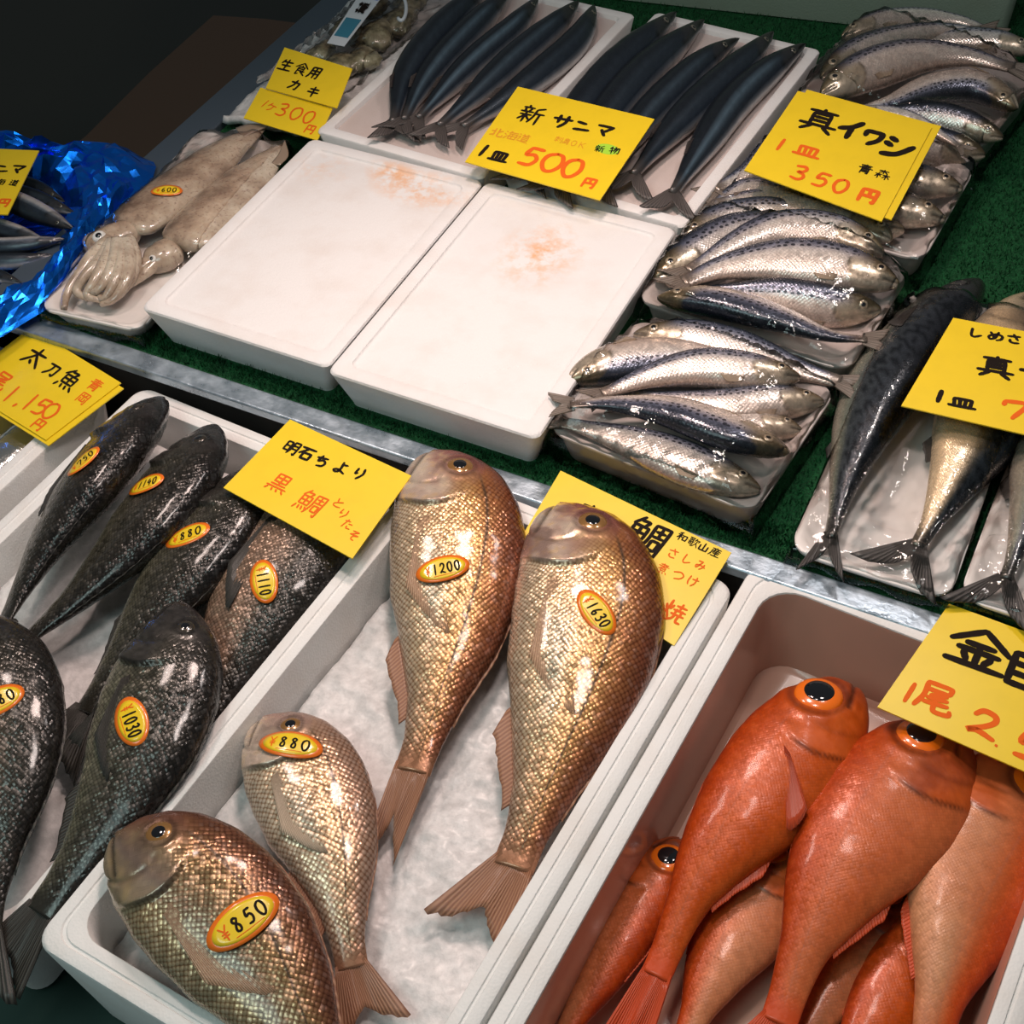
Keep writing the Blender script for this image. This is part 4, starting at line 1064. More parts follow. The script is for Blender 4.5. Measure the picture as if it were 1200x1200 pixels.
ln_.parent = kb; ln_['label'] = 'brownish glossy inner lining'
heap('crushed_ice', 'crushed ice bed under the black sea bream', (-.951, .612), .345, .635, -3.3, -.085, .006, M['ice'], 110, 3)
heap('crushed_ice', 'crushed ice bed under the golden sea bream', (-.494, .618), .346, .648, -3.3, -.062, .007, M['ice'], 150, 5, fn=lambda u, v: .010 * u)
heap('crushed_ice', 'crushed ice around the oyster bag at the top left', (-1.262, 1.86), .20, .66, 0, .030, .010, M['ice'], 110, 9, fn=lambda u, v: .016 * u)

# ------------------------------------------------------------------ saury
SG1 = 'sauries on the left tray'; SG2 = 'sauries on the right tray'
e = [([(575, -22), (540, 12), (502, 52), (473, 95), (461, 145)], 0.15, 'leftmost dark saury on the left tray, strongly curved'),
     ([(600, -14), (557, 30), (519, 70), (492, 105), (474, 142)], 0.75, 'second saury from the left on the left tray, greenish flank'),
     ([(631, -4), (601, 33), (561, 68), (527, 100), (490, 140)], 1.0, 'third saury from the left on the left tray, paler blue-grey flank'),
     ([(679, 0), (648, 31), (603, 70), (557, 112), (514, 149)], 0.45, 'fourth saury from the left on the left tray'),
     ([(697, 5), (676, 47), (631, 89), (583, 124), (542, 150)], 0.15, 'rightmost saury on the left tray, tail just above the yellow card')]
for i, (p, b, lab) in enumerate(e):
    fish('sanma', 'saury', lab, 'fish', SG1, p, .0785 + .0015 * (i % 2), -1, 50, 1.06, 1.4, 56, 32, 10 + i, dict(blue=b), ('tail', 'eye', 'dors'), tail_turn=(-8, 12, 5, -6, 4)[i], tail_scale=1.1, droop=.06)
f = [([(793, 13), (760, 43), (719, 82), (676, 132), (622, 200)], 0.05, 'leftmost saury on the right tray, its tail under the yellow card'),
     ([(826, 22), (790, 53), (747, 92), (706, 142), (655, 212)], 0.1, 'second saury from the left on the right tray, its tail under the yellow card'),
     ([(867, 44), (832, 66), (788, 106), (745, 152), (704, 214)], 0.35, 'third saury from the left on the right tray, head tilted left'),
     ([(907, 36), (872, 72), (820, 120), (776, 165), (742, 206)], 0.12, 'fourth saury from the left on the right tray, tail beside the yellow card'),
     ([(945, 50), (905, 79), (860, 121), (824, 172), (788, 228)], 0.8, 'rightmost saury on the right tray with a blue sheen and its whole tail showing')]
for i, (p, b, lab) in enumerate(f):
    fish('sanma', 'saury', lab, 'fish', SG2, p, .0785 + .0015 * (i % 2), -1, 50, 1.06, 1.4, 56, 32, 30 + i, dict(blue=b), ('tail', 'eye', 'dors'), tail_turn=(0, 4, 0, -10, -12)[i], tail_scale=1.15, droop=.06)

# ------------------------------------------------------------------ sea bream on ice
TG = 'golden sea bream in the ice box'
TK = dict(nr=170, ns=112, fin_h=.45)
t1 = fish('tai', 'sea_bream', 'large golden sea bream, upper left of the ice box, head over the far rim', 'fish', TG,
          [(507, 530, .016), (530, 620, .008), (526, 730, -.008), (500, 850, -.022), (482, 905, -.028)], flip=1, roll=0, deep=.92, seed=1, parts=('tail', 'dors', 'pect', 'anal', 'eye'), tail_turn=-2, tail_scale=.95, tail_spread=.3, **TK)
t2 = fish('tai', 'sea_bream', 'largest golden sea bream, beside the red fish box, head against a yellow card', 'fish', TG,
          [(655, 592, .016), (683, 690, .010), (670, 800, -.004), (632, 930, -.018), (600, 1018, -.026)], flip=1, roll=0, deep=.92, seed=2, parts=('tail', 'dors', 'pect', 'anal', 'eye'), tail_turn=-14, tail_scale=.85, tail_spread=1.0, **TK)
t3 = fish('tai', 'sea_bream', 'small pale silvery-gold sea bream in the middle of the ice box', 'fish', TG,
          [(308, 842, -.020), (355, 920, -.020), (386, 1000, -.020), (402, 1080, -.026), (412, 1135, -.034)], flip=1, roll=0, deep=1.02, seed=3, colkw=dict(pale=.35), parts=('tail', 'dors', 'pect', 'anal', 'eye'), tail_turn=8, pale_pect=True, **TK)
t4 = fish('tai', 'sea_bream', 'olive-bronze sea bream nearest the camera, mouth over the left rim', 'fish', TG,
          [(136, 978, .030), (215, 1040, .024), (292, 1120, .012), (360, 1230, .000), (405, 1330, -.012)], flip=1, roll=4, deep=.96, seed=4, colkw=dict(grey=.72), parts=('tail', 'dors', 'pect', 'anal', 'eye'), tail_turn=0, **TK)

# ------------------------------------------------------------------ black sea bream
KG = 'black sea bream in the left box'
KK = dict(nr=150, ns=96)
k1 = fish('kuro', 'black_sea_bream', 'leftmost black sea bream along the left rim, head at the top', 'fish', KG,
          [(194, 468, .000), (152, 512, -.002), (104, 572, -.008), (52, 645, -.018), (4, 730, -.030)], flip=1, roll=38, deep=.88, thick=.95, seed=5, colkw=dict(), parts=('tail', 'dors', 'eye', 'pect'), fin_h=.3, **KK)
k2 = fish('kuro', 'black_sea_bream', 'second black sea bream from the left, its eye and blunt head showing', 'fish', KG,
          [(256, 500, -.002), (212, 562, -.004), (158, 630, -.012), (92, 698, -.025), (28, 752, -.038)], flip=1, roll=26, deep=.88, thick=.95, seed=6, parts=('tail', 'dors', 'eye'), fin_h=.3, **KK)
k3 = fish('kuro', 'black_sea_bream', 'third black sea bream from the left, head tucked under the yellow card', 'fish', KG,
          [(312, 545, -.010), (262, 612, -.012), (200, 690, -.022), (140, 775, -.038), (98, 835, -.048)], flip=1, roll=18, deep=.84, thick=.95, seed=7, parts=('tail', 'dors', 'eye', 'anal'), fin_h=.3, **KK)
k4 = fish('kuro', 'black_sea_bream', 'bronze-flanked black sea bream on the right, head under the yellow card', 'fish', KG,
          [(408, 545, -.020), (355, 630, -.018), (302, 710, -.026), (255, 800, -.040), (215, 880, -.050)], flip=1, roll=0, deep=.92, thick=.95, seed=8, colkw=dict(bronze=.9), parts=('tail', 'dors', 'eye', 'pect'), fin_h=.4, **KK)
k5 = fish('kuro', 'black_sea_bream', 'black sea bream in front with its whole head and gill cover showing', 'fish', KG,
          [(212, 706, .022), (192, 790, .018), (158, 890, .008), (102, 990, -.006), (45, 1070, -.020)], flip=1, roll=4, deep=.94, thick=.95, seed=9, parts=('tail', 'dors', 'eye', 'pect', 'anal', 'pelv'), fin_h=.5, **KK)
k6 = fish('kuro', 'black_sea_bream', 'glittering black sea bream cut off by the left edge of the photo', 'fish', KG,
          [(-60, 720, .026), (-18, 800, .022), (-2, 890, .012), (-12, 1000, -.004), (-22, 1090, -.018)], flip=1, roll=0, deep=.98, thick=.95, seed=10, colkw=dict(bronze=.30), parts=('tail', 'dors', 'eye', 'pect'), fin_h=.5, **KK)

# ------------------------------------------------------------------ red fish
RG = 'red fish in the right box'
RK = dict(nr=130, ns=88)
P_ = ('tail', 'dors', 'pect', 'anal', 'eye')
fish('kin', 'red_alfonsino', 'red fish at the bottom of the pile along the left wall of the box', 'fish', RG, [(800, 985, -.105), (735, 1075, -.098), (690, 1160, -.095), (640, 1250, -.095)], flip=1, roll=15, deep=.85, seed=24, colkw=dict(pale=.35), parts=('tail', 'dors', 'eye'), fin_h=.4, **RK)
fish('kin', 'red_alfonsino', 'pale pinkish red fish lying between the two top ones', 'fish', RG, [(930, 985, -.105), (880, 1070, -.096), (835, 1150, -.092), (790, 1250, -.092)], flip=-1, roll=0, deep=.98, seed=25, colkw=dict(pale=.55), parts=('tail', 'dors', 'eye'), fin_h=.4, **RK)
fish('kin', 'red_alfonsino', 'brownish red fish in shade under the second large one', 'fish', RG, [(1065, 1035, -.112), (1010, 1110, -.106), (965, 1180, -.102), (915, 1270, -.100)], flip=-1, roll=0, deep=.9, seed=26, colkw=dict(pale=.4), parts=('tail', 'dors', 'eye'), fin_h=.4, **RK)
fish('kin', 'red_alfonsino', 'red fish at the bottom edge of the photo between its neighbours', 'fish', RG, [(1105, 1070, -.098), (1055, 1150, -.094), (1010, 1230, -.092), (970, 1310, -.092)], flip=-1, roll=0, deep=.95, seed=27, parts=('tail', 'dors', 'eye'), fin_h=.4, **RK)
r3 = fish('kin', 'red_alfonsino', 'orange fish with a silvery belly against the right wall of the box', 'fish', RG, [(1205, 890, -.072), (1165, 965, -.060), (1128, 1060, -.056), (1100, 1165, -.060), (1085, 1260, -.070)], flip=1, roll=-4, deep=1.12, seed=23, colkw=dict(pale=.75), parts=('tail', 'dors', 'anal', 'eye'), fin_h=.4, **RK)
r2 = fish('kin', 'red_alfonsino', 'large red fish whose big eye touches the yellow card', 'fish', RG, [(1118, 858, -.050), (1064, 920, -.040), (1005, 1000, -.040), (948, 1105, -.050), (912, 1200, -.062)], flip=-1, roll=0, deep=1.10, seed=22, colkw=dict(pale=.22), parts=('tail', 'dors', 'anal', 'eye'), fin_h=.3, **RK)
r1 = fish('kin', 'red_alfonsino', 'bright red fish on top of the pile with its whole round eye showing', 'fish', RG, [(1000, 806, -.050), (945, 868, -.044), (882, 950, -.046), (818, 1040, -.056), (768, 1145, -.068)], flip=-1, roll=0, deep=.92, seed=21, parts=P_, fin_h=.3, tail_spread=.4, pect_turn=38, **RK)
# ------------------------------------------------------------------ wrapped packs
def wrap(parent, c, w, d, deg, zrim, things, seed=0, label='clear plastic wrap film', margin=.012, skirt=.03, wrinkle=.0024, zmin=.006, relax=160, folds=0.0, lift=.0022):
    """cling film stretched over whatever lies in a tray: draped on the real meshes, then pulled taut"""
    a = math.radians(deg); ca, sa = math.cos(a), math.sin(a)
    nx, ny = 84, 66
    x = np.linspace(-w / 2 - margin, w / 2 + margin, nx); y = np.linspace(-d / 2 - margin, d / 2 + margin, ny)
    X, Y = np.meshgrid(x, y, indexing='ij')
    WX = c[0] + X * ca - Y * sa; WY = c[1] + X * sa + Y * ca
    H = np.full((nx, ny), -1.0)
    for t in things:
        b = BODY[t][0]
        for i in range(nx):
            for j in range(ny):
                hp, *_ = b.ray_cast(Vector((WX[i, j], WY[i, j], 0.4)), Vector((0, 0, -1)))
                if hp is not None and hp.z > H[i, j]: H[i, j] = hp.z
    out = np.maximum(np.abs(X) - w / 2 + .004, np.abs(Y) - d / 2 + .004)
    rim = np.where((out > -0.004) & (out < .004), zrim + .001, -1)
    base = np.maximum(H, rim)
    Z = np.where(base > 0, base, zrim)
    for _ in range(relax):
        A = Z.copy()
        A[1:-1, 1:-1] = 0.25 * (Z[2:, 1:-1] + Z[:-2, 1:-1] + Z[1:-1, 2:] + Z[1:-1, :-2])
        A[0] = A[1] - .002; A[-1] = A[-2] - .002; A[:, 0] = A[:, 1] - .002; A[:, -1] = A[:, -2] - .002
        Z = np.maximum(A, base)
    th = np.arctan2(Y, X)
    Z = Z + lift + wrinkle * sstep(out, -.016, 0.0) * np.sin(th * 34 + 5 * fbm(X * 9 + seed, Y * 9, 2)) + wrinkle * 1.1 * (np.abs(fbm(X * 42 + seed, Y * 42, 2) - .5) * -2 + .4)
    if folds: Z = Z + folds * np.where(base < 0, 1, 0) * np.abs(np.sin(Y * 105 + X * 25 + 3 * fbm(X * 14, Y * 14, 2))) * sstep(fbm(X * 8 + 3, Y * 8, 2), .35, .6)
    Z = np.maximum(Z, base + .0012)
    P = np.stack([WX, WY, Z], -1)
    # outside the rim the film turns down and tucks under
    k = sstep(out, 0, margin)[..., None]
    inn = np.stack([c[0] + np.clip(X, -w / 2 - .002, w / 2 + .002) * ca - np.clip(Y, -d / 2 - .002, d / 2 + .002) * sa,
                    c[1] + np.clip(X, -w / 2 - .002, w / 2 + .002) * sa + np.clip(Y, -d / 2 - .002, d / 2 + .002) * ca,
                    np.full_like(X, zmin) + .006 * np.sin(th * 23 + seed)], -1)
    P = np.where(out[..., None] > 0, P * (1 - k) + inn * k, P)
    V = P.reshape(-1, 3)
    F = grid_faces(nx, ny)
    off = np.array(parent.location)
    o = link('wrap_film', V, F, M['film'], parent, True)
    o['label'] = label
    return o, BVHTree.FromPolygons([Vector(v) for v in V], F)

def tray(label, c, w, d, deg, zrim, h, group, mt='pack_tray', wall=.010, r=.03, deep=.016):
    a = math.radians(deg)
    R_ = [(.016, zrim - h, r), (.013, zrim - h + .001, r), (.004, zrim - .006, r), (0, zrim - .004, r), (0, zrim - .001, r), (.001, zrim, r), (wall * .6, zrim, r),
          (wall, zrim - .002, r), (wall + .008, zrim - deep + .003, r), (wall + .014, zrim - deep, r)]
    base = (c[0], c[1], zrim - h)
    o = rings_obj('foam_pack_tray', (0, 0), w, d, a, [(i, z - base[2], rr) for i, z, rr in R_], M[mt])
    o.location = base
    return tag(o, label, 'foam tray', group)

PG = 'film-wrapped sardine packs'
SK = dict(nr=64, ns=44)
SP = ('tail', 'eye', 'pect')
def sardines(lst, group):
    out = []
    for lab, pts, z, flip, roll, sd, kw in lst:
        k = dict(SK); k.update(parts=SP, deep=1.0, fin_h=.4, tail_scale=.7, thick=1.1); k['deep'] = 1.0; k.update(kw); k['deep'] = k['deep'] * 1.22
        out.append(fish('iwashi', 'sardine', lab, 'fish', group, pts, z, flip, roll, seed=sd, **k))
    return out

p1 = tray('nearest film-wrapped foam tray of sardines, at the counter edge', (-.398, 1.168), .285, .242, -5.5, .050, .050, PG)
A_ = sardines([
 ('sardine across the back of the nearest pack, its dark tail at the right corner', [(742, 392), (810, 398), (880, 415), (940, 435), (985, 448)], .056, 1, 15, 41, {}),
 ('sardine in the nearest pack with its orange-brown head at the left end', [(665, 446), (720, 428), (790, 420), (850, 425), (905, 436)], .060, -1, -8, 42, {}),
 ('silver sardine facing right in the middle of the nearest pack, third from the top', [(938, 443), (880, 434), (820, 430), (765, 440), (705, 462)], .068, -1, 10, 43, dict(deep=.95)),
 ('half-hidden sardine at the right of the nearest pack, second from the top', [(966, 471), (910, 470), (850, 476), (790, 470), (740, 462)], .052, -1, 10, 44, {}),
 ('sardine with only its open brown head showing at the right of the nearest pack', [(941, 506), (895, 497), (840, 492), (780, 480), (730, 475)], .044, -1, 0, 45, {}),
 ('plump sardine across the middle of the nearest pack, dark back toward the counter edge', [(924, 531), (860, 510), (790, 484), (720, 473), (668, 474)], .074, 1, 24, 46, dict(deep=1.12)),
 ('sardine along the front rim of the nearest pack, silver flank up', [(891, 575), (830, 552), (760, 524), (700, 505), (655, 494)], .056, -1, 0, 47, {})], 'sardines in the nearest pack')
wrap(p1, (-.398, 1.168), .285, .242, -5.5, .050, A_, 1)

p2 = tray('film-wrapped foam tray of sardines, second from the counter edge', (-.385, 1.432), .305, .225, -4.5, .050, .050, PG)
B_ = sardines([
 ('sardine at the back of the second pack, half under the yellow card', [(1045, 282), (1000, 255), (945, 240), (890, 232), (838, 238)], .058, -1, 10, 51, {}),
 ('sardine in the second pack with a yellow-ringed eye at the upper left', [(796, 281), (845, 261), (900, 252), (960, 252), (1010, 262)], .056, 1, 20, 52, {}),
 ('blue-backed sardine in the second pack, its head low at the left end', [(768, 327), (815, 298), (870, 272), (930, 262), (985, 262)], .062, 1, 22, 53, {}),
 ('spotted sardine in the second pack lying just above the biggest one', [(1036, 298), (980, 274), (915, 270), (860, 288), (806, 318)], .070, -1, 12, 54, dict(deep=.92)),
 ('biggest spotted sardine across the middle of the second pack', [(1053, 334), (990, 313), (920, 305), (850, 313), (800, 331)], .076, -1, 10, 55, dict(deep=1.1)),
 ('dark-backed sardine in the second pack peeping out below the biggest one', [(1033, 363), (975, 358), (910, 349), (850, 346), (800, 344)], .056, -1, 50, 56, {}),
 ('sardine along the front of the second pack, dark back toward the nearest pack', [(770, 349), (840, 355), (910, 373), (970, 393), (1016, 398)], .066, -1, 24, 57, dict(deep=1.05))], 'sardines in the second pack')
wrap(p2, (-.385, 1.432), .305, .225, -4.5, .050, B_, 2)

p3 = tray('film-wrapped foam tray of sardines mostly under a large yellow card', (-.360, 1.692), .300, .245, -3.0, .050, .050, PG)
C_ = sardines([
 ('sardine head at the right of the card-covered pack, middle of three heads', [(1128, 222), (1080, 212), (1025, 205), (960, 200), (900, 200)], .064, -1, 15, 61, {}),
 ('sardine head at the right of the card-covered pack, lowest of three heads', [(1108, 258), (1060, 245), (1000, 235), (930, 230), (860, 232)], .060, -1, 10, 62, {}),
 ('dark-backed sardine at the far right of the card-covered pack', [(1155, 182), (1110, 172), (1050, 168), (990, 165), (930, 160)], .062, -1, 50, 63, dict(colkw=dict(dark=.4))),
 ('sardine in the card-covered pack with its tail at the left of the card', [(1010, 190), (960, 172), (915, 175), (880, 200), (838, 222)], .060, -1, 10, 64, {}),
 ('sardine under the lower edge of the yellow card in the covered pack', [(1060, 270), (1000, 262), (940, 248), (880, 222), (830, 246)], .056, -1, 10, 65, {})], 'sardines in the pack under the card')
wrap(p3, (-.360, 1.692), .300, .245, -3.0, .050, C_, 3)

p4 = tray('farthest film-wrapped foam tray of sardines by the grey boxes', (-.338, 1.985), .305, .255, -9, .058, .058, PG)
D4 = sardines([
 ('sardine lying along the top edge of the farthest pack', [(986, 44), (1030, 28), (1080, 22), (1125, 25), (1160, 36)], .076, 1, 5, 71, dict(deep=.85)),
 ('blue-backed sardine second from the top in the farthest pack', [(962, 92), (1000, 66), (1050, 47), (1100, 36), (1150, 36)], .084, 1, 18, 72, dict(deep=.82)),
 ('sardine with its head at the right edge of the photo in the farthest pack', [(1212, 60), (1170, 50), (1120, 48), (1070, 52), (1030, 60)], .072, -1, 18, 73, dict(deep=.85)),
 ('big silver-blue sardine bending across the farthest pack', [(962, 112), (1010, 84), (1070, 66), (1130, 66), (1188, 80)], .094, 1, 12, 74, dict(deep=.92)),
 ('belly-up sardine with a reddish fin in the farthest pack', [(1192, 128), (1145, 103), (1095, 104), (1045, 120), (1005, 130)], .082, 1, -5, 75, dict(deep=.9)),
 ('dark-backed sardine in the farthest pack just above the yellow card', [(1176, 162), (1125, 143), (1075, 136), (1030, 138), (990, 145)], .080, -1, 50, 76, dict(deep=.85, colkw=dict(dark=.5))),
 ('thin pale sardine whose tail lies beside the top right corner of the yellow card', [(990, 135), (1030, 134), (1070, 142), (1105, 160), (1125, 172)], .084, 1, 5, 77, dict(deep=.7))], 'sardines in the farthest pack')
wrap(p4, (-.338, 1.985), .305, .255, -9, .058, D4, 4, zmin=.02)

# mackerel
MG = 'mackerel trays'
q1 = tray('wide white foam tray of mackerel in torn film beside the sardine packs', (-.130, 1.262), .186, .480, .5, .022, .022, MG, mt='foam_tray', deep=.012)
q2 = tray('white foam tray of mackerel at the right edge of the photo', (.072, 1.272), .195, .480, -.5, .022, .022, MG, mt='foam_tray', deep=.012)
MK = dict(nr=84, ns=56)
m1 = fish('saba', 'mackerel', 'leftmost mackerel with its whole dark forked tail at the front edge of its tray', 'fish', 'mackerel', [(1149, 329, .030), (1092, 385, .034), (1034, 460, .034), (997, 545, .032), (972, 632, .028)], 0, 1, 36, 1.0, seed=81, parts=('tail', 'eye', 'pect', 'anal'), tail_spread=.6, tail_scale=.72, droop=.05, **MK)
m2 = fish('saba', 'mackerel', 'mackerel under the yellow card with a shining golden flank below it', 'fish', 'mackerel', [(1210, 345, .034), (1185, 410, .036), (1153, 490, .040), (1112, 575, .036), (1074, 642, .030)], 0, 1, -6, 1.22, seed=82, colkw=dict(pale=.9), parts=('tail', 'eye', 'pect', 'anal'), tail_turn=-6, **MK)
m3 = fish('saba', 'mackerel', 'mackerel at the right edge of the photo, greenish belly toward the middle one', 'fish', 'mackerel', [(1290, 375, .034), (1262, 450, .036), (1230, 535, .038), (1202, 615, .034), (1178, 680, .030)], 0, 1, 14, 1.0, seed=83, parts=('tail', 'eye', 'pect', 'anal'), tail_turn=-4, droop=.04, **MK)
wrap(q1, (-.130, 1.262), .186, .480, .5, .022, [m1, m2], 5, 'clear plastic wrap film pulled into folds', wrinkle=.0022, folds=.013, zmin=.003)
wrap(q2, (.072, 1.272), .195, .480, -.5, .022, [m3], 6, 'clear plastic wrap film', wrinkle=.0022, folds=.013, zmin=.003)

# ------------------------------------------------------------------ squid
def squid_mat():
    m = mat('squid_skin', (0.56, 0.47, 0.36), 0.26, 0, 0.7, 0.06)
    k = N(m); p = k.obj(); a = k.noise(15, 4, 0.65, p); b = k.noise(210, 2, 0.6, p)
    c = k.ramp(a.outputs[0], [(0.28, (0.13, 0.085, 0.065)), (0.47, (0.40, 0.31, 0.23)), (0.66, (0.60, 0.52, 0.41))])
    c = k.mix(k.ramp(b.outputs[0], [(0.56, (0, 0, 0)), (0.70, (0.6, 0.6, 0.6))]), c, (0.20, 0.12, 0.10))
    k.l(c, k.b.inputs['Base Color']); k.bump(a.outputs[0], .003, .5)
    k.b.inputs['Subsurface Weight'].default_value = 0.2; k.b.inputs['Subsurface Radius'].default_value = (0.01, 0.006, 0.004)
    return m
M['squid'] = squid_mat()
M['squid_fin'] = mat('squid_fin_skin', (0.30, 0.22, 0.16), 0.3, 0, 0.6, 0.08)
M['squid_eye'] = mat('squid_eye_white', (0.70, 0.70, 0.68), 0.15, 0, 1.0, 0.04)
sq_tray = tray('white foam tray of squid beside the blue foil bag', (-1.262, 1.252), .168, .470, 6.0, .030, .030, 'squid tray', mt='foam_tray', deep=.018, r=.025)
def squid(label, mantle, rad, z, head, eye, arms, finpts, seed, er=.0105):
    P = np.array([at(p[0], p[1], z) for p in mantle]); C = spline(P, 40)
    q = np.linspace(0, 1, 40)
    prof = np.interp(q, [0, .04, .12, .35, .65, .85, .95, 1], [.55, .86, .96, 1, .86, .50, .24, .06])
    root = thing('squid', label, 'squid', C[20] - np.array([0, 0, rad * .6]), 'squid in the tray')
    v, f = loft(C, prof * rad, prof * rad * .34, 30)
    v = v + 0.0015 * (fbm(v[:, 0] * 50 + seed, v[:, 1] * 50, 2) - .5)[:, None]
    mo = link('mantle', v, f, M['squid'], root)
    b1 = (v, f)
    F0 = np.array([at(p[0], p[1], z + .006) for p in finpts])
    base = spline(F0[:3], 15); tip = spline(F0[3:], 15)
    fin(root, 'mantle_fin', base, tip, np.array([0, 0, 1.0]), M['squid_fin'], .0015, 6, .0003)
    Hc = spline(np.array([at(*p) for p in head]), 14)
    v2, f2 = loft(Hc, .026 * np.interp(np.linspace(0, 1, 14), [0, .15, .5, .9, 1], [.6, .95, 1.05, .9, .6]), .020 * np.interp(np.linspace(0, 1, 14), [0, .15, .5, .9, 1], [.6, .95, 1.05, .9, .6]), 24)
    link('head', v2, f2, M['squid'], root)
    hb = BVHTree.FromPolygons([Vector(x) for x in v2], f2)
    h, n, _, _ = hb.ray_cast(Vector((0, 0, CAM_Z)), Vector(ray(*eye)))
    if h is not None:
        c = np.array(h); n = np.array(n); n = n * np.sign(n[2])
        ed = dome(root, 'eye', c - n * .001, n, np.array([1., 0, 0]), er, er * .45, M['squid_eye'])
        dome(ed, 'pupil', c + n * er * .16, n, np.array([1., 0, 0]), er * .5, er * .30, M['pupil'])
    for i, ap in enumerate(arms):
        A = spline(np.array([at(*p) for p in ap]), 34)
        t = np.linspace(0, 1, 34); rr = .0125 * (1 - .62 * t ** 1.3) * (1 + .05 * np.sin(i * 3))
        va, fa = loft(A, rr, rr * .85, 14)
        link('arm', va, fa, M['squid'], root)
    allv = np.vstack([v, v2]); nf = len(v)
    BODY[root] = (BVHTree.FromPolygons([Vector(x) for x in allv], f + [tuple(i + nf for i in q_) for q_ in f2]), allv, None)
    return root
s1 = squid('squid on the left of its tray with curled arms and one staring eye', [(148, 268), (190, 236), (230, 205), (272, 172), (310, 150)], .047, .041,
  [(160, 268, .036), (130, 282, .036), (100, 292, .034)], (116, 277),
  [[(128, 282, .045), (108, 300, .050), (90, 325, .042), (78, 345, .034), (75, 362, .030)],
   [(130, 285, .046), (118, 305, .052), (98, 325, .046), (90, 342, .036), (104, 350, .032)],
   [(133, 284, .048), (122, 308, .054), (110, 330, .048), (102, 346, .036), (118, 352, .032)],
   [(138, 284, .050), (134, 306, .056), (124, 328, .050), (112, 342, .040), (106, 336, .036)],
   [(142, 284, .050), (142, 306, .056), (134, 330, .050), (122, 350, .036), (116, 346, .034)],
   [(148, 284, .050), (152, 304, .054), (148, 328, .048), (134, 350, .036), (118, 356, .030)],
   [(150, 282, .048), (158, 302, .050), (154, 325, .044), (142, 344, .034), (130, 354, .028)]],
  [(284, 162), (298, 155), (310, 150), (276, 150), (294, 145), (316, 147)], 1)
s2 = squid('squid on the right of its tray, half tucked against the empty foam tray', [(212, 288), (236, 262), (270, 230), (302, 199), (330, 170)], .048, .042,
  [(208, 290, .032), (188, 302, .030), (172, 306, .026)], (178, 303),
  [[(178, 306, .034), (164, 314, .034), (150, 322, .030), (140, 330, .026)], [(180, 309, .032), (168, 320, .030), (156, 330, .026), (146, 338, .024)]],
  [(318, 192), (326, 182), (332, 170), (328, 194), (338, 182), (334, 164)], 2, .006)
_, sqb = wrap(sq_tray, (-1.262, 1.252), .168, .470, 6.0, .030, [s1, s2], 7, 'clear plastic wrap film over the squid', wrinkle=.0022, zmin=.004, folds=.004)
sticker(None, (195, 223), (212, 223.5), .024, .0125, '¥600', bvh=sqb, parent=sq_tray)

# ------------------------------------------------------------------ oysters in a labelled bag
def oyster_mat():
    m = mat('oyster_flesh', (0.30, 0.26, 0.17), 0.25, 0, 0.8, 0.05)
    k = N(m); p = k.obj(); a = k.noise(40, 4, 0.6, p)
    k.l(k.ramp(a.outputs[0], [(0.35, (0.05, 0.045, 0.03)), (0.52, (0.26, 0.23, 0.14)), (0.68, (0.46, 0.42, 0.29))]), k.b.inputs['Base Color']); k.bump(a.outputs[0], .006, .8)
    return m
M['oyster'] = oyster_mat()
bag = thing('oyster_bag', 'clear plastic bag of oysters with a blue and white label on the ice', 'bag of seafood', at(425, 60, .03))
oy = [(398, 78, 1.0, 'nearest the yellow card'), (424, 70, .9, 'in the middle near the ice'), (378, 62, .8, 'left of the label, nearest the card'), (440, 42, 1.1, 'right of the label'), (466, 26, 1.0, 'at the right end'), (478, 6, .9, 'at the far top right'), (432, 8, .9, 'behind the label at the top'), (404, 34, .8, 'left of the label by the steel edge')]
OB = []
for i, (x, y, s, w) in enumerate(oy):
    c = at(x, y, .052)
    V = []; nu, nv = 22, 14
    for b in range(nv):
        for a in range(nu):
            t = math.pi * b / (nv - 1); ph = 2 * math.pi * a / nu
            r = 1 + .22 * math.sin(3 * ph + i) * math.sin(t) + .12 * math.sin(7 * ph + 2 * i + 3 * t)
            V.append(c + np.array([math.sin(t) * math.cos(ph) * .030 * r, math.sin(t) * math.sin(ph) * .040 * r, math.cos(t) * .018]) * s)
    F = grid_faces(nv, nu, True)
    o = link('oyster', np.array(V) - c, F, M['oyster'], None); o.location = c
    tag(o, 'shucked greenish oyster in the labelled bag, ' + w, 'oyster', 'oysters in the bag')
    BODY[o] = (BVHTree.FromPolygons([Vector(v) for v in V], F), V, F); OB.append(o)
bc = at(425, 42, .04)
wrap(bag, (bc[0], bc[1]), .150, .40, -4, .045, OB, 8, 'clear crinkled plastic bag', wrinkle=.004, zmin=.035, relax=60)
L0, L1, L2, L3 = at(384, 54, .082), at(404, 58, .082), at(440, -30, .088), at(468, -26, .088)
def quad(name, pts, u0, u1, v0, v1, mt, parent, lift=0.0, th=.001):
    a, b, c, d = pts
    f = lambda u, v: (a * (1 - u) * (1 - v) + b * u * (1 - v) + c * (1 - u) * v + d * u * v) + np.array([0, 0, lift])
    V = [f(u0, v0), f(u1, v0), f(u1, v1), f(u0, v1)]
    V = V + [p - np.array([0, 0, th]) for p in V]
    return link(name, V, [(0, 1, 2, 3), (7, 6, 5, 4), (0, 4, 5, 1), (1, 5, 6, 2), (2, 6, 7, 3), (3, 7, 4, 0)], mt, parent, False)
M['lab_white'] = mat('label_white', (0.66, 0.70, 0.74), 0.3, 0, 0.5); M['lab_blue'] = mat('label_blue', (0.03, 0.11, 0.55), 0.3, 0, 0.5); M['lab_teal'] = mat('label_teal', (0.03, 0.20, 0.30), 0.3, 0, 0.5)
lp = (L0, L1, L2, L3)
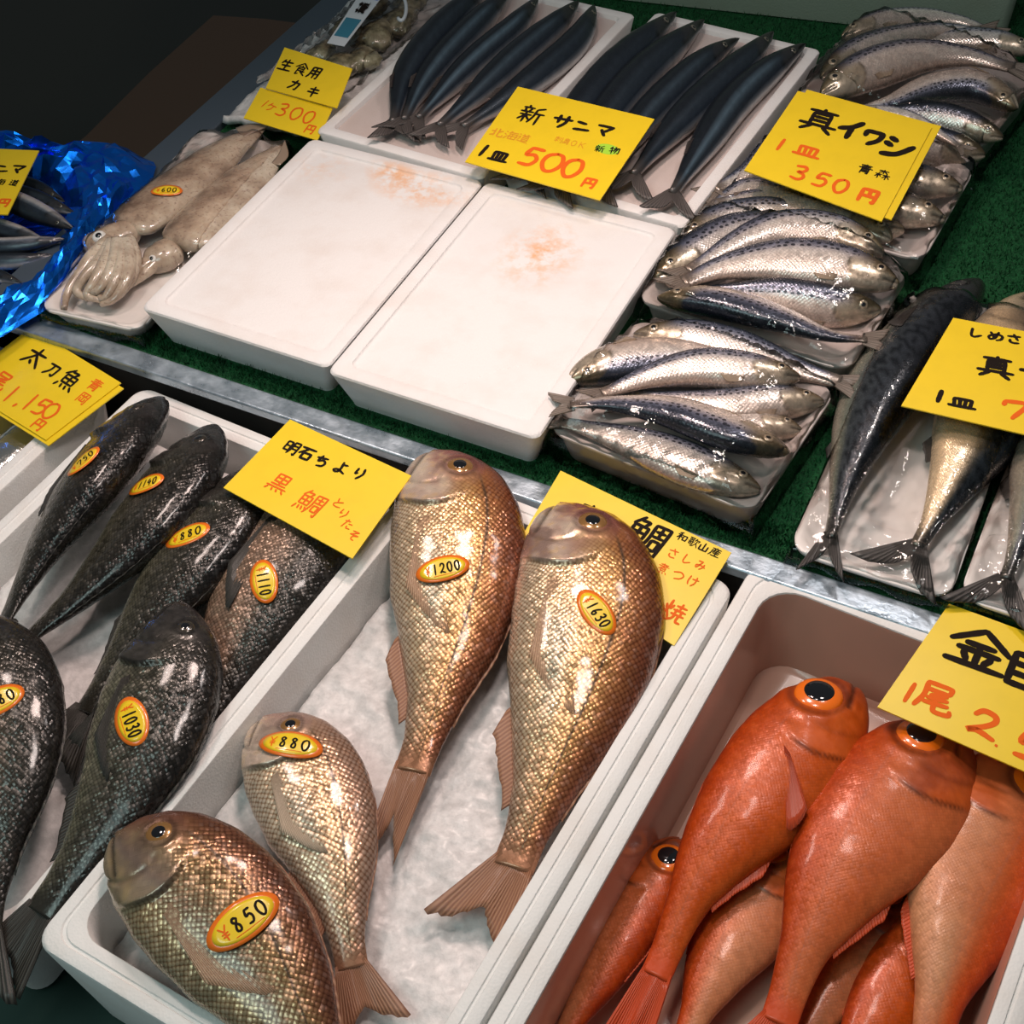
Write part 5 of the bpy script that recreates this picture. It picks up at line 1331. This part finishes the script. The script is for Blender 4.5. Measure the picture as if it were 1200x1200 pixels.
lb = quad('bag_label', lp, 0, 1, 0, 1, M['lab_white'], bag, 0.006); lb['label'] = 'white and blue printed bag label'
quad('label_print', lp, .12, .88, .10, .34, M['lab_teal'], lb, .0072); quad('label_print', lp, .06, .94, .62, 1.0, M['lab_blue'], lb, .0072)
ik = Ink(); iw = Ink()
def lab_fn(x, y, h): return (L0 * (1 - x) * (1 - y) + L1 * x * (1 - y) + L2 * (1 - x) * y + L3 * x * y) + np.array([0, 0, .0078 + h])
for i, ch in enumerate('海産'):
    ik.glyph(ch, np.array([.30, .42 + .075 * i]), np.array([0, .07]), np.array([.5, 0]), .028)
iw.glyph('生', np.array([.28, .66]), np.array([0, .10]), np.array([.55, 0]), .06); iw.glyph('食', np.array([.28, .79]), np.array([0, .10]), np.array([.55, 0]), .06)
ik.build('black_lettering', lab_fn, M['ink'], lb); iw.build('white_lettering', lab_fn, M['lab_white'], lb)
ry_ = np.array([at(470 + 6 * math.cos(t), 10 - 14 * math.sin(t), .085) for t in np.linspace(-2.2, 1.2, 16)])
v, f = loft(ry_, .0032, .0032, 8); link('bag_tie', v, f, M['lab_white'], bag)['label'] = 'pale plastic tie loop'

# ------------------------------------------------------------------ blue foil bag with sauries at the left edge
outer = [(-70, 150), (-20, 156), (0, 161), (40, 170), (78, 178), (110, 173), (140, 171), (164, 183), (183, 196), (168, 226), (140, 262), (106, 302), (78, 338), (48, 366), (8, 392), (-60, 432)]
inner = [(-70, 190), (-20, 184), (0, 182), (34, 186), (60, 188), (80, 192), (90, 198), (93, 210), (95, 222), (93, 240), (88, 262), (76, 288), (56, 312), (34, 330), (0, 352), (-60, 392)]
n1 = 58
O_ = spline(np.array([at(x, y, .018) for x, y in outer]), n1); I_ = spline(np.array([at(x, y, .026) for x, y in inner]), n1)
ctr = at(-10, 275, -.02)
rows = []
for t in np.linspace(0, 1, 13):
    zb = .024 * math.sin(t * math.pi)
    rows.append(O_ * (1 - t) + I_ * t + np.array([0, 0, zb]))
for t in np.linspace(.12, .8, 7):
    q = I_ * (1 - t) + ctr * t; q[:, 2] = .026 - .055 * sstep(t, 0, .35); rows.append(q)
Q = np.array(rows)
gi, gj = np.meshgrid(np.arange(Q.shape[0]), np.arange(n1), indexing='ij')
cr = np.abs(fbm(gj * .22, gi * .30, 2) - .5) * 2 + .35 * np.abs(fbm(gj * .6 + 9, gi * .7, 2) - .5) * 2
amp = .034 * sstep(gi, 0, 3) * (1 - .75 * sstep(gi, 12, 15))
Q[..., 2] += amp * (cr - .35); Q[..., 0] += .010 * (fbm(gj * .3 + 5, gi * .3, 2) - .5); Q[..., 1] += .010 * (fbm(gj * .3 + 50, gi * .3, 2) - .5)
Q[..., 2] = np.where(gi < 13, np.maximum(Q[..., 2], .0135), Q[..., 2])
base = Q[6, 27]
fo = link('foil_bag', Q.reshape(-1, 3) - base, [tuple(reversed(f)) for f in grid_faces(Q.shape[0], n1)], M['foil'], None, False); fo.location = base
tag(fo, 'crumpled shiny blue foil bag lying open at the left edge', 'foil bag')
md = fo.modifiers.new('thickness', 'SOLIDIFY'); md.thickness = .0008
FG = 'sauries in the blue foil bag'
for lab, pts, z, flip, roll, b in [
 ('dark saury at the back of the blue foil bag', [(76, 236), (45, 222), (5, 212), (-60, 205)], .018, -1, 40, .1),
 ('dark saury behind the shiny one in the blue foil bag', [(88, 250), (50, 237), (10, 226), (-60, 216)], .022, -1, 32, .15),
 ('silver-bellied saury with its beak at the blue foil edge', [(86, 268), (50, 252), (15, 236), (-50, 212)], .034, 1, -34, .2),
 ('yellowish saury under the silver one in the foil bag', [(52, 281), (15, 272), (-20, 262), (-80, 248)], .026, 1, -34, .2),
 ('long silver saury along the front of the foil bag', [(76, 280), (40, 286), (0, 289), (-70, 285)], .022, 1, -38, .2),
 ('nearest dark saury in the blue foil bag', [(62, 298), (30, 304), (-10, 306), (-80, 302)], .012, -1, 40, .1),
 ('dark saury at the lower left corner of the foil bag', [(26, 332), (0, 324), (-40, 316), (-90, 310)], .014, -1, 36, .1)]:
    fish('sanma', 'saury', lab, 'fish', FG, pts, z, flip, roll, 1.3, 1.3, 48, 28, len(lab), dict(blue=b), ('eye', 'tail'))

# hairtail in the leftmost box
M['silver'] = mat('hairtail_silver', (0.62, 0.62, 0.60), 0.16, 0.9, 0.3)
k_ = N(M['silver']); k_.bump(k_.noise(40, 3, .6, k_.obj()).outputs[0], .003, .6)
for lab, pts in (('silvery ribbon-like hairtail under the yellow card in the left box', [(60, 486, -.072), (20, 520, -.072), (-30, 560, -.074), (-100, 610, -.08)]),
                 ('second hairtail lying closer to the left edge of the photo', [(24, 470, -.078), (-10, 500, -.078), (-60, 540, -.08), (-120, 590, -.084)])):
    C = spline(np.array([at(*p) for p in pts]), 60); t = np.linspace(0, 1, 60)
    r = .032 * np.interp(t, [0, .05, .2, .8, 1], [.2, .6, 1, .8, .3])
    v, f = loft(C, r, r * .35, 20); root = thing('hairtail', lab, 'fish', C[30] - np.array([0, 0, .012]), 'hairtail in the left box')
    link('body', v, f, M['silver'], root)
    D = norm(np.cross(np.array([0, 0, 1.]), norm(np.gradient(C, axis=0))))
    fin(root, 'dorsal_fin', C[6:54:2] + D[6:54:2] * r[6:54:2, None] * .95, C[6:54:2] + D[6:54:2] * (r[6:54:2, None] + .010), np.array([0, 0, 1.]), FIN_PALE, .0005, 4, .0003)
heap('crushed_ice', 'crushed ice in the leftmost foam box', (-1.415, .62), .345, .635, -3.3, -.098, .006, M['ice'], 80, 11)

# ------------------------------------------------------------------ price cards
card('small yellow card reading 生食用カキ leaning on the oyster ice', [(333.7, 56, .100), (413, 81, .100), (311.6, 103.6, .078), (395, 127)],
     [('生食用', (336, 77), (370, 86), 18, 'b', .095), ('カキ', (345.6, 100), (367, 108), 15, 'b', .12)])
card('small yellow card reading 1ケ300円 below the oyster card', [(305.5, 103, .0745), (390, 127, .0745), (285.6, 138.7, .056), (372, 165)],
     [('1ケ', (311, 122), (318, 126), 12, 'o', .09), ('300', (331.5, 129), (363, 138), 20, 'o', .09), ('円', (364, 152), (370, 154), 14, 'o', .11)])
card('yellow card reading 新サンマ 500円 between the two saury trays', [(607, 102, .124), (767, 140, .124), (545, 190, .100), (703, 235)],
     [('新', (623, 135), (650, 142), 31, 'b', .10), ('サンマ', (659, 143), (709, 154), 23, 'b', .13, 1.05), ('北海道', (583, 156), (614, 163), 15, 'f', .10, 1.1), ('刺身OK', (655, 164), (682, 171), 10, 'f', .08),
      ('1', (567, 177), (590, 182), 20, 'b', .16), ('皿', (586, 183), (600, 187), 22, 'b', .13, 1.15), ('500', (622, 184), (672, 198), 35, 'o', .125, 1.0), ('円', (691, 215), (702, 218), 18, 'o', .16), ('新物', (703, 175), (720, 177), 12, 'b', .10)],
     spot=((712, 175.5), (.0185, .0105)))
card('large yellow card reading 真イワシ 350円 on the sardine packs', [(935, 107, .140), (1092, 150, .132), (872, 200, .112), (1033, 260)],
     [('真', (961, 142), (990, 150), 38, 'b', .11, 1.15), ('イ', (997, 152), (1010, 156), 32, 'b', .15), ('ワ', (1023, 162), (1040, 167), 26, 'b', .17), ('シ', (1052, 174), (1070, 179), 34, 'b', .15, 1.1),
      ('1', (915, 170), (930, 174), 20, 'o', .17, .8), ('皿', (947, 177), (962, 181), 22, 'o', .15, 1.5), ('青森', (1014, 199), (1034, 205), 15, 'b', .10, 1.1), ('350', (937, 203), (986, 219), 25, 'o', .13), ('円', (1018, 230), (1030, 234), 24, 'o', .17)], back=(.010, .010))
card('yellow card reading しめさば 真サバ on the mackerel', [(1117, 373, .098), (1297, 407, .096), (1056, 476, .092), (1245, 520)],
     [('しめさ', (1144, 391), (1189, 398), 15, 'b', .15, 1.2), ('真', (1167, 431), (1190, 437), 34, 'b', .13, 1.2), ('サ', (1210, 440), (1230, 444), 30, 'b', .13), ('1', (1101, 465), (1120, 469), 20, 'b', .20), ('皿', (1128, 472), (1150, 477), 20, 'b', .16, 1.6), ('700', (1188, 481), (1246, 494), 30, 'o', .16, 1.1)])
card('large yellow card reading 金目 over the red fish box', [(1112, 708, .010), (1312, 781, .012), (1028, 829, .006), (1236, 920)],
     [('金', (1148, 762), (1180, 774), 56, 'b', .11, 1.25), ('目', (1200, 787), (1240, 802), 48, 'b', .12), ('1', (1066, 812), (1090, 821), 30, 'o', .15), ('尾', (1097, 818), (1130, 830), 42, 'o', .13), ('2', (1153, 848), (1180, 858), 38, 'o', .15, 1.1), ('.', (1170, 868), (1190, 876), 20, 'o', .14), ('500', (1204, 874), (1290, 906), 40, 'o', .15)])
card('yellow card reading サンマ at the left edge over the foil bag', [(-88, 171, .062), (46, 177, .062), (-120, 246, .056), (9, 252)],
     [('サンマ', (-14, 197), (22, 199), 18, 'b', .12), ('北海道', (-16, 213), (17, 215), 11, 'b', .11), ('円', (5, 238), (14, 238), 15, 'o', .15), ('50', (-40, 236), (-14, 237), 18, 'o', .14)], name='price_card')
card('yellow card reading 太刀魚 1,150円 at the left over the fish boxes', [(36, 384, -.010), (142, 449, -.012), (-50, 451, -.028), (54, 516)],
     [('太', (42, 419), (62, 430), 27, 'b', .09, 1.1), ('刀', (62, 434), (80, 445), 20, 'b', .10), ('魚', (82, 446), (100, 457), 29, 'b', .10), ('青', (112, 452), (130, 462), 17, 'o', .10, 1.1), ('岡', (98, 467), (116, 478), 16, 'o', .11), ('尾', (2, 446), (22, 458), 24, 'o', .10), ('1,150', (14, 462), (60, 482), 25, 'o', .10), ('円', (46, 498), (60, 506), 17, 'o', .11)], back=(.009, -.004))
card('yellow card reading 黒鯛 over the black sea bream', [(340, 492, .040), (482, 558, .036), (262, 572, .036), (413, 655)],
     [('明石', (342, 525), (359, 532), 20, 'b', .12), ('ちより', (377, 541), (422, 556), 18, 'b', .12), ('黒', (328, 567), (350, 577), 28, 'o', .10), ('鯛', (364, 590), (386, 600), 34, 'o', .09), ('とりたそ', (397, 590), (414, 628), 14, 'o', .10, 1.0, 0, True)])
card('yellow card reading 真鯛 behind the largest golden bream', [(657, 552, .014), (857, 648, .012), (605, 640, .004), (790, 757)],
     [('真', (688, 604), (716, 617), 32, 'b', .10), ('鯛', (757, 629), (785, 642), 50, 'b', .10), ('和歌山産', (800, 630), (838, 648), 13, 'b', .10), ('さしみ', (789, 649), (822, 663), 14, 'o', .10), ('煮つけ', (777, 667), (812, 682), 15, 'o', .10), ('焼', (789, 717), (810, 727), 30, 'o', .12)])

# ------------------------------------------------------------------ price stickers on the fish
for o, c, t, a, b, s in ((t1, (519, 668), (549, 661), .0315, .0165, '¥1200'), (t2, (699, 717), (711, 734), .0315, .0165, '¥1630'), (t3, (340, 873), (380, 871.5), .0345, .0165, '¥880'), (t4, (285, 1080), (311, 1061), .0385, .0195, '¥850'),
                         (k1, (99, 542), (109, 533), .026, .0145, '¥750'), (k2, (172, 569), (194, 561), .0275, .0150, '¥1140'), (k3, (219, 627), (241, 618), .030, .0160, '¥880'), (k4, (310, 682), (313, 700), .029, .0165, '¥1110'), (k5, (154, 845), (161, 868), .0305, .0180, '¥1030'), (k6, (-4, 822), (10, 815), .030, .0165, '¥980')):
    sticker(o, c, t, a, b, s, up=.0035 if o in (t1, t3, t4, k4) else .003 if o in (k1, k2) else 0.0)
